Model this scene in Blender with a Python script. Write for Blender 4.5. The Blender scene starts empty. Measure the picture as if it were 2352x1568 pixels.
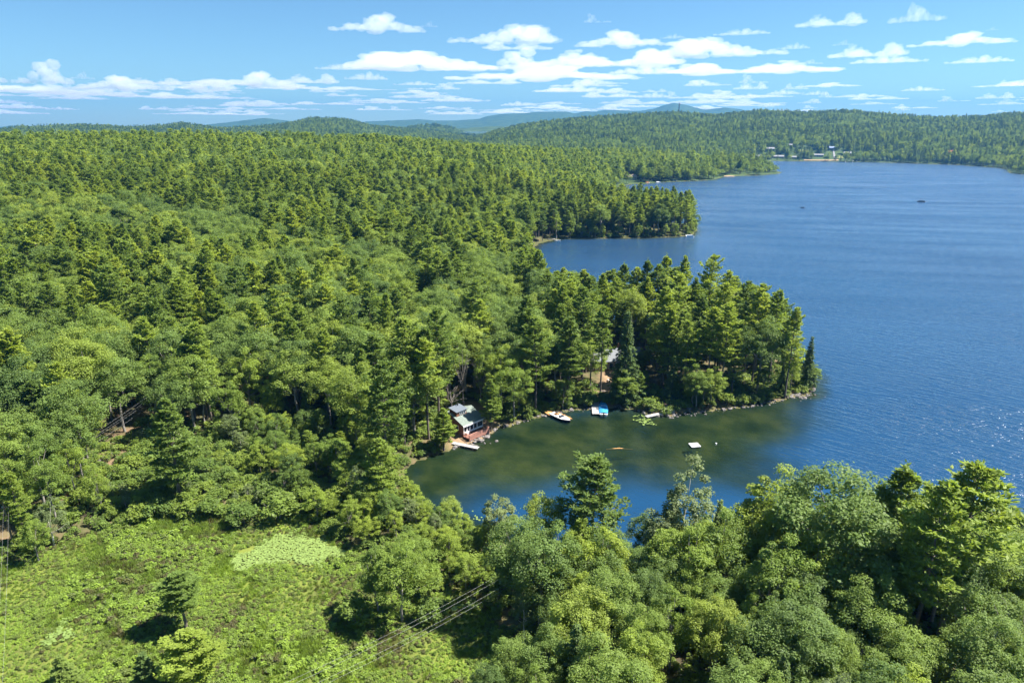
import bpy, bmesh, math, random
import numpy as np
from mathutils import Vector, Matrix, noise as mnoise

R = math.radians
scene = bpy.context.scene
random.seed(7)
rng = np.random.default_rng(7)

# ------------------------------------------------------------------ camera
CAMZ = 70.0
PITCH = math.atan((784 - 290) / 1568.0)          # downwards
FOC = 1568.0                                      # focal length in px of a 2352 px wide frame
cam_d = bpy.data.cameras.new('camera')
cam_d.sensor_width = 36.0
cam_d.lens = 36.0 * FOC / 2352.0
cam_d.clip_start = 1.0
cam_d.clip_end = 120000.0
cam = bpy.data.objects.new('camera', cam_d)
scene.collection.objects.link(cam)
cam.location = (0, 0, CAMZ)
cam.rotation_euler = (math.pi / 2 - PITCH, 0, 0)
scene.camera = cam

# ------------------------------------------------------------------ world + sun
SUN_EL, SUN_AZ = 56.0, 84.0                       # azimuth clockwise from +Y (the viewing direction)
world = bpy.data.worlds.new('World')
scene.world = world
world.use_nodes = True
wn, wl = world.node_tree.nodes, world.node_tree.links
for n in list(wn):
    wn.remove(n)
sky = wn.new('ShaderNodeTexSky')
sky.sky_type = 'NISHITA'
sky.sun_disc = False
sky.sun_elevation = R(SUN_EL)
sky.sun_rotation = R(SUN_AZ)
sky.altitude = 100
sky.air_density = 0.85
sky.dust_density = 0.25
sky.ozone_density = 8.0
bg = wn.new('ShaderNodeBackground')
bg.inputs['Strength'].default_value = 0.06
wo = wn.new('ShaderNodeOutputWorld')
tintn = wn.new('ShaderNodeMix')
tintn.data_type = 'RGBA'
tintn.blend_type = 'MULTIPLY'
tintn.inputs[0].default_value = 1.0
tintn.inputs[7].default_value = (0.77, 0.89, 0.82, 1)      # white balance of the whole sky
wl.new(sky.outputs[0], tintn.inputs[6])
wl.new(tintn.outputs[2], bg.inputs['Color'])
wl.new(bg.outputs[0], wo.inputs['Surface'])

sun_d = bpy.data.lights.new('sun', 'SUN')
sun_d.energy = 5.0
sun_d.angle = R(0.55)
sun_d.color = (1.0, 0.955, 0.88)
sun = bpy.data.objects.new('sun', sun_d)
scene.collection.objects.link(sun)
sdir = Vector((math.sin(R(SUN_AZ)) * math.cos(R(SUN_EL)), math.cos(R(SUN_AZ)) * math.cos(R(SUN_EL)), math.sin(R(SUN_EL))))
sun.rotation_euler = sdir.to_track_quat('Z', 'Y').to_euler()
sun.location = (0, 0, 500)

scene.view_settings.view_transform = 'Standard'
scene.view_settings.look = 'None'
scene.view_settings.gamma = 1.0
scene.view_settings.exposure = 1.66
scene.view_settings.use_curve_mapping = False
cy = scene.cycles
cy.max_bounces = 12
cy.diffuse_bounces = 4
cy.glossy_bounces = 2
cy.transmission_bounces = 3
cy.volume_bounces = 10
cy.transparent_max_bounces = 8
cy.use_denoising = True
scene.render.filter_size = 1.2
cy.caustics_reflective = False
cy.caustics_refractive = False
cy.sample_clamp_indirect = 4.0
cy.use_adaptive_sampling = True
cy.adaptive_threshold = 0.02

# ------------------------------------------------------------------ pixel <-> world
CP, SP = math.cos(PITCH), math.sin(PITCH)


def ray(u, v):
    r, up = (u - 1176.0) / FOC, (784.0 - v) / FOC
    return (r, CP + SP * up, -SP + CP * up)


def at(u, v, z=0.0):
    """the point of height z that stands at pixel (u, v) of a 2352x1568 frame"""
    dx, dy, dz = ray(u, v)
    t = (z - CAMZ) / dz
    return (dx * t, dy * t)


def at_range(u, v, r):
    dx, dy, dz = ray(u, v)
    k = r / math.hypot(dx, dy)
    return (dx * k, dy * k, CAMZ + dz * k)


def project(x, y, z):
    d = np.array([x, y, z - CAMZ])
    f = d[1] * CP - d[2] * SP
    up = d[1] * SP + d[2] * CP
    return 1176 + FOC * d[0] / f, 784 - FOC * up / f


# ------------------------------------------------------------------ helpers
COL = scene.collection


def link(o, parent=None):
    COL.objects.link(o)
    if parent is not None:
        o.parent = parent
    return o


def tag(o, label=None, cat=None, group=None, kind=None):
    if label:
        o['label'] = label
    if cat:
        o['category'] = cat
    if group:
        o['group'] = group
    if kind:
        o['kind'] = kind
    return o


def empty(name, loc=(0, 0, 0), rz=0.0, label=None, cat=None, group=None):
    o = bpy.data.objects.new(name, None)
    o.empty_display_size = 0.5
    o.location = loc
    o.rotation_euler = (0, 0, rz)
    link(o)
    return tag(o, label, cat, group)


def arrays_mesh(name, v, f, mats=(), mat_idx=None, attrs=None, smooth=False):
    """mesh from a vertex array and an (n,3) or (n,4) face array"""
    v = np.asarray(v, dtype=np.float32)
    f = np.asarray(f, dtype=np.int32)
    me = bpy.data.meshes.new(name)
    me.vertices.add(len(v))
    me.vertices.foreach_set('co', v.ravel())
    k = f.shape[1]
    me.loops.add(f.size)
    me.loops.foreach_set('vertex_index', f.ravel())
    me.polygons.add(len(f))
    me.polygons.foreach_set('loop_start', np.arange(0, f.size, k, dtype=np.int32))
    me.polygons.foreach_set('loop_total', np.full(len(f), k, dtype=np.int32))
    for m in mats:
        me.materials.append(m)
    if mat_idx is not None:
        me.polygons.foreach_set('material_index', np.asarray(mat_idx, dtype=np.int32))
    if smooth:
        me.polygons.foreach_set('use_smooth', np.ones(len(f), dtype=bool))
    for key, a in (attrs or {}).items():
        at_ = me.attributes.new(key, 'FLOAT', 'POINT')
        at_.data.foreach_set('value', np.asarray(a, dtype=np.float32))
    me.update(calc_edges=True)
    me.validate()
    return me


class MB:
    """collects boxes, prisms and tubes in a local frame; build() links them as one mesh object"""

    def __init__(self):
        self.v, self.f = [], []

    def poly(self, pts, faces):
        o = len(self.v)
        self.v += [tuple(p) for p in pts]
        self.f += [tuple(i + o for i in q) for q in faces]
        return self

    def box(self, x0, x1, y0, y1, z0, z1):
        p = [(x0, y0, z0), (x1, y0, z0), (x1, y1, z0), (x0, y1, z0), (x0, y0, z1), (x1, y0, z1), (x1, y1, z1), (x0, y1, z1)]
        return self.poly(p, [(3, 2, 1, 0), (4, 5, 6, 7), (0, 1, 5, 4), (1, 2, 6, 5), (2, 3, 7, 6), (3, 0, 4, 7)])

    def hull8(self, p):
        return self.poly(p, [(3, 2, 1, 0), (4, 5, 6, 7), (0, 1, 5, 4), (1, 2, 6, 5), (2, 3, 7, 6), (3, 0, 4, 7)])

    def tube(self, pts, rad, n=6, caps=True):
        pts = [Vector(p) for p in pts]
        if not hasattr(rad, '__len__'):
            rad = [rad] * len(pts)
        rings = []
        for i, p in enumerate(pts):
            d = (pts[min(i + 1, len(pts) - 1)] - pts[max(i - 1, 0)]).normalized()
            a = d.orthogonal().normalized() if abs(d.z) < 0.99 else Vector((1, 0, 0))
            if abs(d.z) < 0.99:
                a = d.cross(Vector((0, 0, 1))).normalized()
            b = d.cross(a).normalized()
            rings.append([p + (a * math.cos(2 * math.pi * k / n) + b * math.sin(2 * math.pi * k / n)) * rad[i] for k in range(n)])
        o = len(self.v)
        for r_ in rings:
            self.v += [tuple(q) for q in r_]
        for i in range(len(rings) - 1):
            for k in range(n):
                k2 = (k + 1) % n
                self.f.append((o + i * n + k, o + (i + 1) * n + k, o + (i + 1) * n + k2, o + i * n + k2))
        if caps:
            self.f.append(tuple(o + k for k in range(n)))
            self.f.append(tuple(o + (len(rings) - 1) * n + k for k in reversed(range(n))))
        return self

    def mesh(self, name, mat):
        me = bpy.data.meshes.new(name)
        me.from_pydata(self.v, [], self.f)
        me.materials.append(mat)
        me.update()
        return me

    def build(self, name, mat, parent=None, smooth=False):
        me = self.mesh(name, mat)
        if smooth:
            me.polygons.foreach_set('use_smooth', np.ones(len(me.polygons), dtype=bool))
        return link(bpy.data.objects.new(name, me), parent)


# ------------------------------------------------------------------ materials
def new_mat(name):
    m = bpy.data.materials.new(name)
    m.use_nodes = True
    nt = m.node_tree
    for n in list(nt.nodes):
        nt.nodes.remove(n)
    out = nt.nodes.new('ShaderNodeOutputMaterial')
    return m, nt, out


def N(nt, kind, **kw):
    n = nt.nodes.new(kind)
    for k, val in kw.items():
        if k in n.inputs:
            n.inputs[k].default_value = val
        else:
            setattr(n, k, val)
    return n


def ramp(nt, stops, fac=None):
    r_ = nt.nodes.new('ShaderNodeValToRGB')
    el = r_.color_ramp.elements
    while len(el) > 1:
        el.remove(el[-1])
    for i, (p, c) in enumerate(stops):
        e = el[0] if i == 0 else el.new(p)
        e.position = p
        e.color = (*c, 1)
    if fac is not None:
        nt.links.new(fac, r_.inputs[0])
    return r_


def plain(name, col, rough=0.7, spec=0.3, metal=0.0, var=0.15, scale=3.0, bump=0.0, bscale=20.0):
    m, nt, out = new_mat(name)
    b = N(nt, 'ShaderNodeBsdfPrincipled', Roughness=rough, Metallic=metal)
    b.inputs['Specular IOR Level'].default_value = spec
    tc = N(nt, 'ShaderNodeTexCoord')
    nz = N(nt, 'ShaderNodeTexNoise', Scale=scale, Detail=5.0)
    nt.links.new(tc.outputs['Object'], nz.inputs['Vector'])
    lo = tuple(c * (1 - var) for c in col)
    hi = tuple(min(1, c * (1 + var)) for c in col)
    rp = ramp(nt, [(0.3, lo), (0.7, hi)], nz.outputs['Fac'])
    nt.links.new(rp.outputs[0], b.inputs['Base Color'])
    if bump:
        n2 = N(nt, 'ShaderNodeTexNoise', Scale=bscale, Detail=4.0)
        nt.links.new(tc.outputs['Object'], n2.inputs['Vector'])
        bp = N(nt, 'ShaderNodeBump', Strength=bump, Distance=0.05)
        nt.links.new(n2.outputs['Fac'], bp.inputs['Height'])
        nt.links.new(bp.outputs[0], b.inputs['Normal'])
    nt.links.new(b.outputs[0], out.inputs['Surface'])
    return m


def leaf_mat(name, stops, trans=0.35, patch=0.25, tint_amt=0.35, rough=0.55, spec=0.25, pscale=0.012):
    """stops: colour ramp over the individual's random value; the attribute tint varies single clumps"""
    m, nt, out = new_mat(name)
    oi = N(nt, 'ShaderNodeObjectInfo')
    nz = N(nt, 'ShaderNodeTexNoise', Scale=pscale, Detail=2.0)
    nt.links.new(oi.outputs['Location'], nz.inputs['Vector'])
    # random + regional patches
    a = N(nt, 'ShaderNodeMath', operation='MULTIPLY_ADD')
    a.inputs[1].default_value = patch * 2.4
    a.inputs[2].default_value = -patch * 1.2
    nt.links.new(nz.outputs['Fac'], a.inputs[0])
    s = N(nt, 'ShaderNodeMath', operation='ADD', use_clamp=True)
    nt.links.new(oi.outputs['Random'], s.inputs[0])
    nt.links.new(a.outputs[0], s.inputs[1])
    rp = ramp(nt, stops, s.outputs[0])
    at_ = N(nt, 'ShaderNodeAttribute', attribute_name='tint')
    mm = N(nt, 'ShaderNodeMath', operation='MULTIPLY_ADD')
    mm.inputs[1].default_value = tint_amt
    mm.inputs[2].default_value = 1.0 - tint_amt * 0.5
    nt.links.new(at_.outputs['Fac'], mm.inputs[0])
    mx = N(nt, 'ShaderNodeVectorMath', operation='SCALE')
    nt.links.new(rp.outputs[0], mx.inputs[0])
    nt.links.new(mm.outputs[0], mx.inputs['Scale'])
    b = N(nt, 'ShaderNodeBsdfPrincipled', Roughness=rough)
    b.inputs['Specular IOR Level'].default_value = spec
    t = N(nt, 'ShaderNodeBsdfTranslucent')
    gm = N(nt, 'ShaderNodeVectorMath', operation='MULTIPLY')
    gm.inputs[1].default_value = (1.15, 1.1, 0.55)
    nt.links.new(mx.outputs[0], gm.inputs[0])
    nt.links.new(mx.outputs[0], b.inputs['Base Color'])
    nt.links.new(gm.outputs[0], t.inputs['Color'])
    ms = N(nt, 'ShaderNodeMixShader')
    ms.inputs[0].default_value = trans
    nt.links.new(b.outputs[0], ms.inputs[1])
    nt.links.new(t.outputs[0], ms.inputs[2])
    nt.links.new(ms.outputs[0], out.inputs['Surface'])
    return m


M = {}
M['pine'] = leaf_mat('pine_needles', [(0.0, (0.137, 0.207, 0.047)), (0.35, (0.196, 0.274, 0.051)), (0.7, (0.253, 0.334, 0.055)), (1.0, (0.319, 0.388, 0.059))], trans=0.50)
M['oak'] = leaf_mat('oak_leaves', [(0.0, (0.125, 0.195, 0.054)), (0.4, (0.172, 0.251, 0.060)), (0.75, (0.219, 0.302, 0.060)), (1.0, (0.278, 0.347, 0.060))], trans=0.50)
M['maple'] = leaf_mat('maple_leaves', [(0.0, (0.136, 0.208, 0.046)), (0.5, (0.200, 0.281, 0.048)), (1.0, (0.276, 0.350, 0.050))], trans=0.50)
M['birch'] = leaf_mat('birch_leaves', [(0.0, (0.140, 0.187, 0.076)), (1.0, (0.187, 0.234, 0.089))], trans=0.42)
M['hemlock'] = leaf_mat('hemlock_needles', [(0.0, (0.098, 0.152, 0.042)), (1.0, (0.170, 0.234, 0.052))], trans=0.36)
M['bush'] = leaf_mat('bush_leaves', [(0.0, (0.117, 0.181, 0.039)), (0.5, (0.167, 0.234, 0.041)), (1.0, (0.222, 0.288, 0.046))], trans=0.45)
M['marsh'] = leaf_mat('marsh_leaves', [(0.0, (0.118, 0.112, 0.043)), (0.10, (0.140, 0.177, 0.043)), (0.35, (0.172, 0.245, 0.045)), (0.68, (0.211, 0.308, 0.048)), (1.0, (0.262, 0.369, 0.053))], trans=0.45, patch=0.6, pscale=0.09)
M['bark'] = plain('pine_bark', (0.15, 0.125, 0.105), 0.9, 0.1, var=0.35, scale=2.0, bump=0.6, bscale=6)
M['bark_grey'] = plain('grey_bark', (0.24, 0.22, 0.195), 0.9, 0.1, var=0.3, scale=2.0)
M['birch_bark'] = plain('birch_bark', (0.52, 0.49, 0.43), 0.8, 0.2, var=0.35, scale=3.0)
M['deadwood'] = plain('dead_wood', (0.22, 0.195, 0.17), 0.85, 0.1, var=0.2)

# ------------------------------------------------------------------ the lie of the land
def W(pts, z=0.0):
    return np.array([at(u, v, z) for u, v in pts])


SHORE = W([(930, 1078), (952, 1062), (1000, 1044), (1038, 1030), (1075, 1020), (1118, 1003), (1140, 985), (1190, 972), (1225, 960), (1262, 950),
           (1310, 943), (1360, 938), (1420, 934), (1455, 940), (1490, 952), (1535, 957), (1570, 948), (1620, 944), (1680, 938), (1740, 930),
           (1790, 920), (1820, 910), (1858, 906), (1870, 892), (1866, 872), (1846, 842), (1800, 812), (1740, 790), (1660, 772), (1580, 762), (1500, 752),
           (1400, 738), (1330, 716), (1275, 690), (1225, 650), (1195, 612), (1210, 580), (1240, 558), (1290, 548), (1400, 547), (1500, 546),
           (1560, 543), (1592, 539), (1600, 528), (1585, 515), (1520, 508), (1450, 500), (1400, 480), (1390, 452), (1415, 430), (1450, 423),
           (1490, 421), (1530, 418), (1560, 417), (1600, 415), (1640, 413), (1662, 405), (1700, 404), (1750, 402), (1788, 399), (1794, 396), (1770, 391), (1720, 382),
           (1660, 374), (1660, 370), (1740, 369.5), (1900, 371), (2050, 374), (2200, 379), (2300, 386), (2316, 390), (2318, 397), (2352, 401), (2450, 405),
           (2700, 415), (3300, 440), (4600, 560), (5200, 1320), (2900, 1330), (2600, 1320), (2352, 1300), (2200, 1275), (2050, 1268), (1900, 1280), (1750, 1300), (1600, 1312),
           (1450, 1310), (1300, 1292), (1220, 1268), (1150, 1243), (1085, 1222), (1040, 1205), (975, 1175), (945, 1140), (930, 1105)])
MARSH = W([(-300, 1300), (0, 1292), (110, 1272), (250, 1218), (320, 1194), (480, 1200), (590, 1158), (690, 1172), (745, 1225), (850, 1290), (905, 1372),
           (1000, 1385), (1060, 1350), (1105, 1362), (1125, 1420), (1120, 1500), (1060, 1568), (1000, 1720), (900, 1980), (-900, 1980), (-900, 1300)], 0.5)
SHALLOW = W([(900, 1040), (1100, 985), (1300, 930), (1600, 925), (1800, 905), (1858, 908), (1830, 960), (1790, 1010), (1765, 1060), (1700, 1100), (1580, 1110), (1450, 1095),
             (1330, 1100), (1230, 1120), (1120, 1130), (1040, 1150), (1000, 1200), (900, 1200)])
PADS = W([(520, 1298), (560, 1262), (640, 1228), (700, 1222), (745, 1238), (800, 1262), (822, 1300), (770, 1290), (700, 1300), (620, 1308), (560, 1316)], 0.4)
PADS2 = W([(1010, 1408), (1048, 1382), (1085, 1376), (1092, 1392), (1050, 1415)], 0.4)
PADS3 = W([(80, 1486), (150, 1440), (195, 1405), (215, 1408), (190, 1450), (130, 1482), (95, 1494)], 0.4)
YARD = W([(1372, 925), (1380, 850), (1395, 822), (1440, 815), (1440, 870), (1418, 900), (1412, 925)], 1.5)
YARD2 = W([(1500, 948), (1520, 925), (1555, 915), (1570, 932), (1545, 950)], 1.0)
CUT = W([(205, 1075), (245, 1020), (300, 985), (345, 940), (340, 925), (300, 945), (330, 1000), (290, 1060), (230, 1120), (200, 1110)], 2.0)
BARE = W([(-60, 1180), (20, 1190), (30, 1215), (35, 1240), (5, 1250), (-60, 1260)], 1.5)
CABIN_GROUND = W([(1030, 1000), (1040, 955), (1075, 925), (1120, 935), (1140, 970), (1120, 1012), (1060, 1030), (1030, 1020)], 1.0)


def sdf(poly, x, y):
    """signed distance to a polygon, negative inside"""
    x = np.asarray(x, dtype=np.float64); y = np.asarray(y, dtype=np.float64)
    d2 = np.full(x.shape, 1e18)
    ins = np.zeros(x.shape, dtype=bool)
    n = len(poly)
    for i in range(n):
        ax, ay = poly[i]
        bx, by = poly[(i + 1) % n]
        ex, ey = bx - ax, by - ay
        t = np.clip(((x - ax) * ex + (y - ay) * ey) / (ex * ex + ey * ey + 1e-12), 0, 1)
        dx, dy = x - ax - t * ex, y - ay - t * ey
        np.minimum(d2, dx * dx + dy * dy, out=d2)
        c = (ay > y) != (by > y)
        with np.errstate(divide='ignore', invalid='ignore'):
            xi = ax + (y - ay) / (by - ay + 1e-30) * ex
        ins ^= c & (x < xi)
    d = np.sqrt(d2)
    return np.where(ins, -d, d)


def sstep(x, a, b):
    t = np.clip((x - a) / (b - a), 0, 1)
    return t * t * (3 - 2 * t)


_G = rng.random((64, 64))


def vnoise(x, y):
    """cheap tiling value noise, 0..1"""
    xi = np.floor(x).astype(int); yi = np.floor(y).astype(int)
    fx = x - xi; fy = y - yi
    fx = fx * fx * (3 - 2 * fx); fy = fy * fy * (3 - 2 * fy)
    a = _G[xi % 64, yi % 64]; b = _G[(xi + 1) % 64, yi % 64]
    c = _G[xi % 64, (yi + 1) % 64]; d = _G[(xi + 1) % 64, (yi + 1) % 64]
    return (a * (1 - fx) + b * fx) * (1 - fy) + (c * (1 - fx) + d * fx) * fy


def fbm(x, y, o=4):
    s, a, t = 0.0, 1.0, 0.0
    for k in range(o):
        s = s + a * vnoise(x * 2 ** k + 17.3 * k, y * 2 ** k + 5.1 * k)
        t += a
        a *= 0.5
    return s / t


# ridges seen from the lake: (pixels of the skyline, distance, width of the near slope, of the far slope, height of the trees on it)
RIDGES = [
    ([(1040, 340), (1080, 322), (1140, 296), (1200, 283), (1300, 270), (1450, 259), (1560, 254), (1640, 262), (1690, 256), (1750, 249), (1850, 254), (1960, 250),
      (2060, 260), (2150, 265), (2250, 264), (2352, 255), (2700, 246)], 2700, 1150, 1500, 23),
    ([(-500, 300), (0, 297), (50, 289), (117, 287), (193, 285), (300, 290), (367, 287), (417, 281), (450, 285), (500, 293), (583, 289), (633, 286), (667, 279), (717, 269),
      (783, 270), (817, 278), (851, 287), (917, 293), (984, 298), (1070, 310), (1110, 330)], 3300, 1100, 1200, 20),
    ([(900, 300), (947, 291), (997, 287), (1040, 295), (1080, 312)], 4000, 500, 500, 10),
    ([(1040, 296), (1100, 292), (1150, 290), (1250, 288), (1300, 290)], 4500, 500, 500, 0),
    ([(780, 300), (841, 279), (901, 277), (964, 274), (1001, 277), (1044, 277), (1101, 273), (1117, 267), (1151, 262), (1201, 260), (1234, 257), (1301, 256), (1321, 261), (1344, 255),
      (1361, 257), (1394, 252), (1467, 255), (1501, 250), (1524, 242), (1547, 236), (1568, 239), (1595, 246), (1618, 252), (1665, 247), (1695, 250), (1760, 262), (1900, 275)], 8300, 1800, 1200, 0),
    ([(420, 296), (467, 287), (517, 282), (607, 271), (667, 278), (740, 290)], 8500, 1800, 1000, 0),
    ([(-260, 296), (-100, 294), (0, 292), (27, 288), (50, 291), (90, 298)], 8600, 1800, 1000, 0),
]
_RID = []
for pts, rr, wf, wb, th in RIDGES:
    az = [math.atan2(ray(u, v)[0], ray(u, v)[1]) for u, v in pts]
    zz = [at_range(u, v, rr)[2] - th for u, v in pts]
    _RID.append((np.array(az), np.array(zz), rr, wf, wb))


def height(x, y, sd=None):
    x = np.asarray(x, dtype=np.float64); y = np.asarray(y, dtype=np.float64)
    if sd is None:
        sd = sdf(SHORE, x, y)
    r = np.hypot(x, y); az = np.arctan2(x, y)
    land = sd > 0
    # bank and bed
    h = np.where(land, 0.15 + 1.1 * sstep(sd, 0, 9), -0.1 - 4.5 * sstep(-sd, 0, 40))
    uu = 1176 + np.tan(np.clip(az, -1.2, 1.2)) * 1490.0
    wgt = np.interp(uu, [-900, 700, 900, 1100, 1300, 1600], [1.0, 1.0, 0.88, 0.62, 0.45, 0.35])
    e = np.interp(r, [0, 170, 250, 400, 600, 820, 1000, 1300, 1700, 2500], [0, 0.5, 4, 13, 28, 40, 33, 14, 8, 8]) * wgt
    bump = (fbm(x / 70.0, y / 70.0, 3) - 0.5)
    inl = sstep(sd, 2, 130)
    h = h + np.where(land, inl * (e + bump * np.clip(r / 60.0, 0, 7)), 0)
    # the foreground wood to the right of the marsh
    fw = sstep(x, -5, 25) * sstep(150 - r, 0, 60)
    h = h + np.where(land, fw * sstep(sd, 0, 30) * 2.5, 0)
    ms = sdf(MARSH, x, y)
    flat = 1 - sstep(ms, -3, 12)
    h = np.where(land, h * (1 - flat) + flat * (0.42 + 0.12 * (fbm(x / 5.0, y / 5.0, 2) - 0.5)), h)
    far = np.zeros_like(h)
    for k, (a_, z_, rr, wf, wb) in enumerate(_RID):
        zr = np.interp(az, a_, z_, left=0, right=z_[-1] if k == 0 else 0)
        edge = sstep(az, a_[0] - 0.02, a_[0]) * (1 if k == 0 else 1 - sstep(az, a_[-1], a_[-1] + 0.02))
        t = np.where(r < rr, (r - (rr - wf)) / wf, 1 - (r - rr) / wb)
        t = np.clip(t, 0, 1)
        prof = np.where(r < rr, t ** 0.85, t * t * (3 - 2 * t))
        rough = 1 + 0.22 * (fbm(x / (wf * 0.28) + 9, y / (wf * 0.28), 4) - 0.5) * np.clip((1 - t) * 3, 0, 1)
        far = np.maximum(far, zr * prof * edge * rough)
    far = far * sstep(sd, 0, 160)
    h = np.where(land & (r > 1250), np.maximum(h, far), h)
    return h


def hz(x, y):
    return float(height(np.array([x]), np.array([y]))[0])


# polar sheet: fine near the camera, coarse towards the horizon
NA, NR = 430, 520
azs = np.linspace(R(-58), R(58), NA)
rs = 18.0 * (9700.0 / 18.0) ** (np.linspace(0, 1, NR))
AZ, RR_ = np.meshgrid(azs, rs)
GX, GY = RR_ * np.sin(AZ), RR_ * np.cos(AZ)
GSD = sdf(SHORE, GX, GY)        # positive on land
GH = height(GX, GY, GSD)
quad = (np.arange(NR - 1)[:, None] * NA + np.arange(NA - 1)[None, :])
QUADS = np.stack([quad, quad + 1, quad + NA + 1, quad + NA], axis=-1).reshape(-1, 4)
gm = 1 - sstep(sdf(MARSH, GX, GY), -2, 3)
gc = np.zeros_like(GX)
for p_, k_ in ((YARD, 1.0), (YARD2, 0.8), (CUT, 0.35), (BARE, 0.35), (CABIN_GROUND, 0.8)):
    gc = np.maximum(gc, k_ * (1 - sstep(sdf(p_, GX, GY), -2.5, 2.0)))
gf = sstep(RR_, 330, 650)

# ground material
m, nt, out = new_mat('ground_cover')
geo = N(nt, 'ShaderNodeNewGeometry')
b = N(nt, 'ShaderNodeBsdfPrincipled', Roughness=0.95)
b.inputs['Specular IOR Level'].default_value = 0.1


def noise_at(nt, geo, scale, detail=4.0):
    n_ = N(nt, 'ShaderNodeTexNoise', Scale=scale, Detail=detail)
    nt.links.new(geo.outputs['Position'], n_.inputs['Vector'])
    return n_.outputs['Fac']


def mixc(nt, fac, a, b_):
    x_ = N(nt, 'ShaderNodeMix', data_type='RGBA')
    for sock, val in ((x_.inputs[0], fac), (x_.inputs[6], a), (x_.inputs[7], b_)):
        if isinstance(val, bpy.types.NodeSocket):
            nt.links.new(val, sock)
        else:
            sock.default_value = val if not isinstance(val, tuple) else (*val, 1)
    return x_.outputs[2]


def attr(nt, name):
    return N(nt, 'ShaderNodeAttribute', attribute_name=name).outputs['Fac']


litter = ramp(nt, [(0.3, (0.060, 0.046, 0.030)), (0.5, (0.085, 0.085, 0.035)), (0.7, (0.16, 0.105, 0.065))], noise_at(nt, geo, 0.35, 6))
sand = ramp(nt, [(0.3, (0.19, 0.125, 0.08)), (0.55, (0.30, 0.195, 0.120)), (0.75, (0.15, 0.15, 0.055))], noise_at(nt, geo, 0.3, 6))
bog = ramp(nt, [(0.3, (0.075, 0.085, 0.025)), (0.5, (0.12, 0.145, 0.030)), (0.7, (0.17, 0.200, 0.035))], noise_at(nt, geo, 0.16, 6))
wood = ramp(nt, [(0.3, (0.028, 0.050, 0.018)), (0.7, (0.070, 0.105, 0.034))], noise_at(nt, geo, 0.014, 8))
bed = ramp(nt, [(0.34, (0.022, 0.034, 0.010)), (0.5, (0.085, 0.085, 0.028)), (0.66, (0.19, 0.155, 0.065))], noise_at(nt, geo, 0.16, 9))
c = mixc(nt, attr(nt, 'far'), litter.outputs[0], wood.outputs[0])
c = mixc(nt, attr(nt, 'marsh'), c, bog.outputs[0])
c = mixc(nt, attr(nt, 'bare'), c, sand.outputs[0])
c = mixc(nt, attr(nt, 'bed'), c, bed.outputs[0])
nt.links.new(c, b.inputs['Base Color'])
bp = N(nt, 'ShaderNodeBump', Strength=0.6, Distance=0.3)
nt.links.new(noise_at(nt, geo, 1.2, 5), bp.inputs['Height'])
nt.links.new(bp.outputs[0], b.inputs['Normal'])
nt.links.new(b.outputs[0], out.inputs['Surface'])
M['ground'] = m

gv = np.stack([GX, GY, GH], axis=-1).reshape(-1, 3)
ground = link(bpy.data.objects.new('ground', arrays_mesh('ground', gv, QUADS, [M['ground']], attrs={
    'marsh': gm.ravel(), 'bare': gc.ravel(), 'far': gf.ravel(), 'bed': (1 - sstep(GSD, -0.6, 0.3)).ravel()}, smooth=True)))
tag(ground, 'wooded ground rolling from the marsh to far hills and mountains', None, None, 'structure')

# ------------------------------------------------------------------ lake
m, nt, out = new_mat('lake_water')
geo = N(nt, 'ShaderNodeNewGeometry')


def wave_layer(nt, geo, ang, la, lb, detail=2.0):
    mp = N(nt, 'ShaderNodeMapping', vector_type='TEXTURE')
    mp.inputs['Rotation'].default_value = (0, 0, ang)
    mp.inputs['Scale'].default_value = (lb, la, 1)
    nt.links.new(geo.outputs['Position'], mp.inputs['Vector'])
    n_ = N(nt, 'ShaderNodeTexNoise', Scale=1.0, Detail=detail)
    n_.inputs['Roughness'].default_value = 0.55
    nt.links.new(mp.outputs[0], n_.inputs['Vector'])
    return n_.outputs['Fac']


def math2(nt, op, a, b_):
    x_ = N(nt, 'ShaderNodeMath', operation=op)
    for s_, val in zip(x_.inputs, (a, b_)):
        if isinstance(val, bpy.types.NodeSocket):
            nt.links.new(val, s_)
        else:
            s_.default_value = val
    return x_.outputs[0]


w1 = wave_layer(nt, geo, R(-38), 1.5, 6.0, 3.0)
w2 = wave_layer(nt, geo, R(-20), 0.55, 1.6, 2.0)
wsum = math2(nt, 'ADD', w1, math2(nt, 'MULTIPLY', w2, 0.30))
gust = wave_layer(nt, geo, R(-12), 22.0, 150.0, 4.0)
gr = ramp(nt, [(0.36, (0.42,) * 3), (0.64, (1.15,) * 3)], gust)
calm = attr(nt, 'calm')
amp = math2(nt, 'MULTIPLY', gr.outputs[0], math2(nt, 'SUBTRACT', 1.0, math2(nt, 'MULTIPLY', calm, 0.72)))
bp = N(nt, 'ShaderNodeBump', Distance=1.05)
nt.links.new(amp, bp.inputs['Strength'])
nt.links.new(wsum, bp.inputs['Height'])
fr = N(nt, 'ShaderNodeFresnel', IOR=1.333)
nt.links.new(bp.outputs[0], fr.inputs['Normal'])
gl = N(nt, 'ShaderNodeBsdfGlossy', Roughness=0.21)
gl.inputs['Color'].default_value = (0.95, 0.97, 1, 1)
nt.links.new(bp.outputs[0], gl.inputs['Normal'])
df = N(nt, 'ShaderNodeBsdfDiffuse')
deep = ramp(nt, [(0.3, (0.005, 0.033, 0.085)), (0.7, (0.009, 0.045, 0.105))], noise_at(nt, geo, 0.01, 3))
shc = ramp(nt, [(0.35, (0.005, 0.017, 0.013)), (0.6, (0.010, 0.027, 0.018))], noise_at(nt, geo, 0.05, 4))
sh = attr(nt, 'shallow')
nt.links.new(mixc(nt, sh, deep.outputs[0], shc.outputs[0]), df.inputs['Color'])
tr = N(nt, 'ShaderNodeBsdfTransparent')
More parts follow.
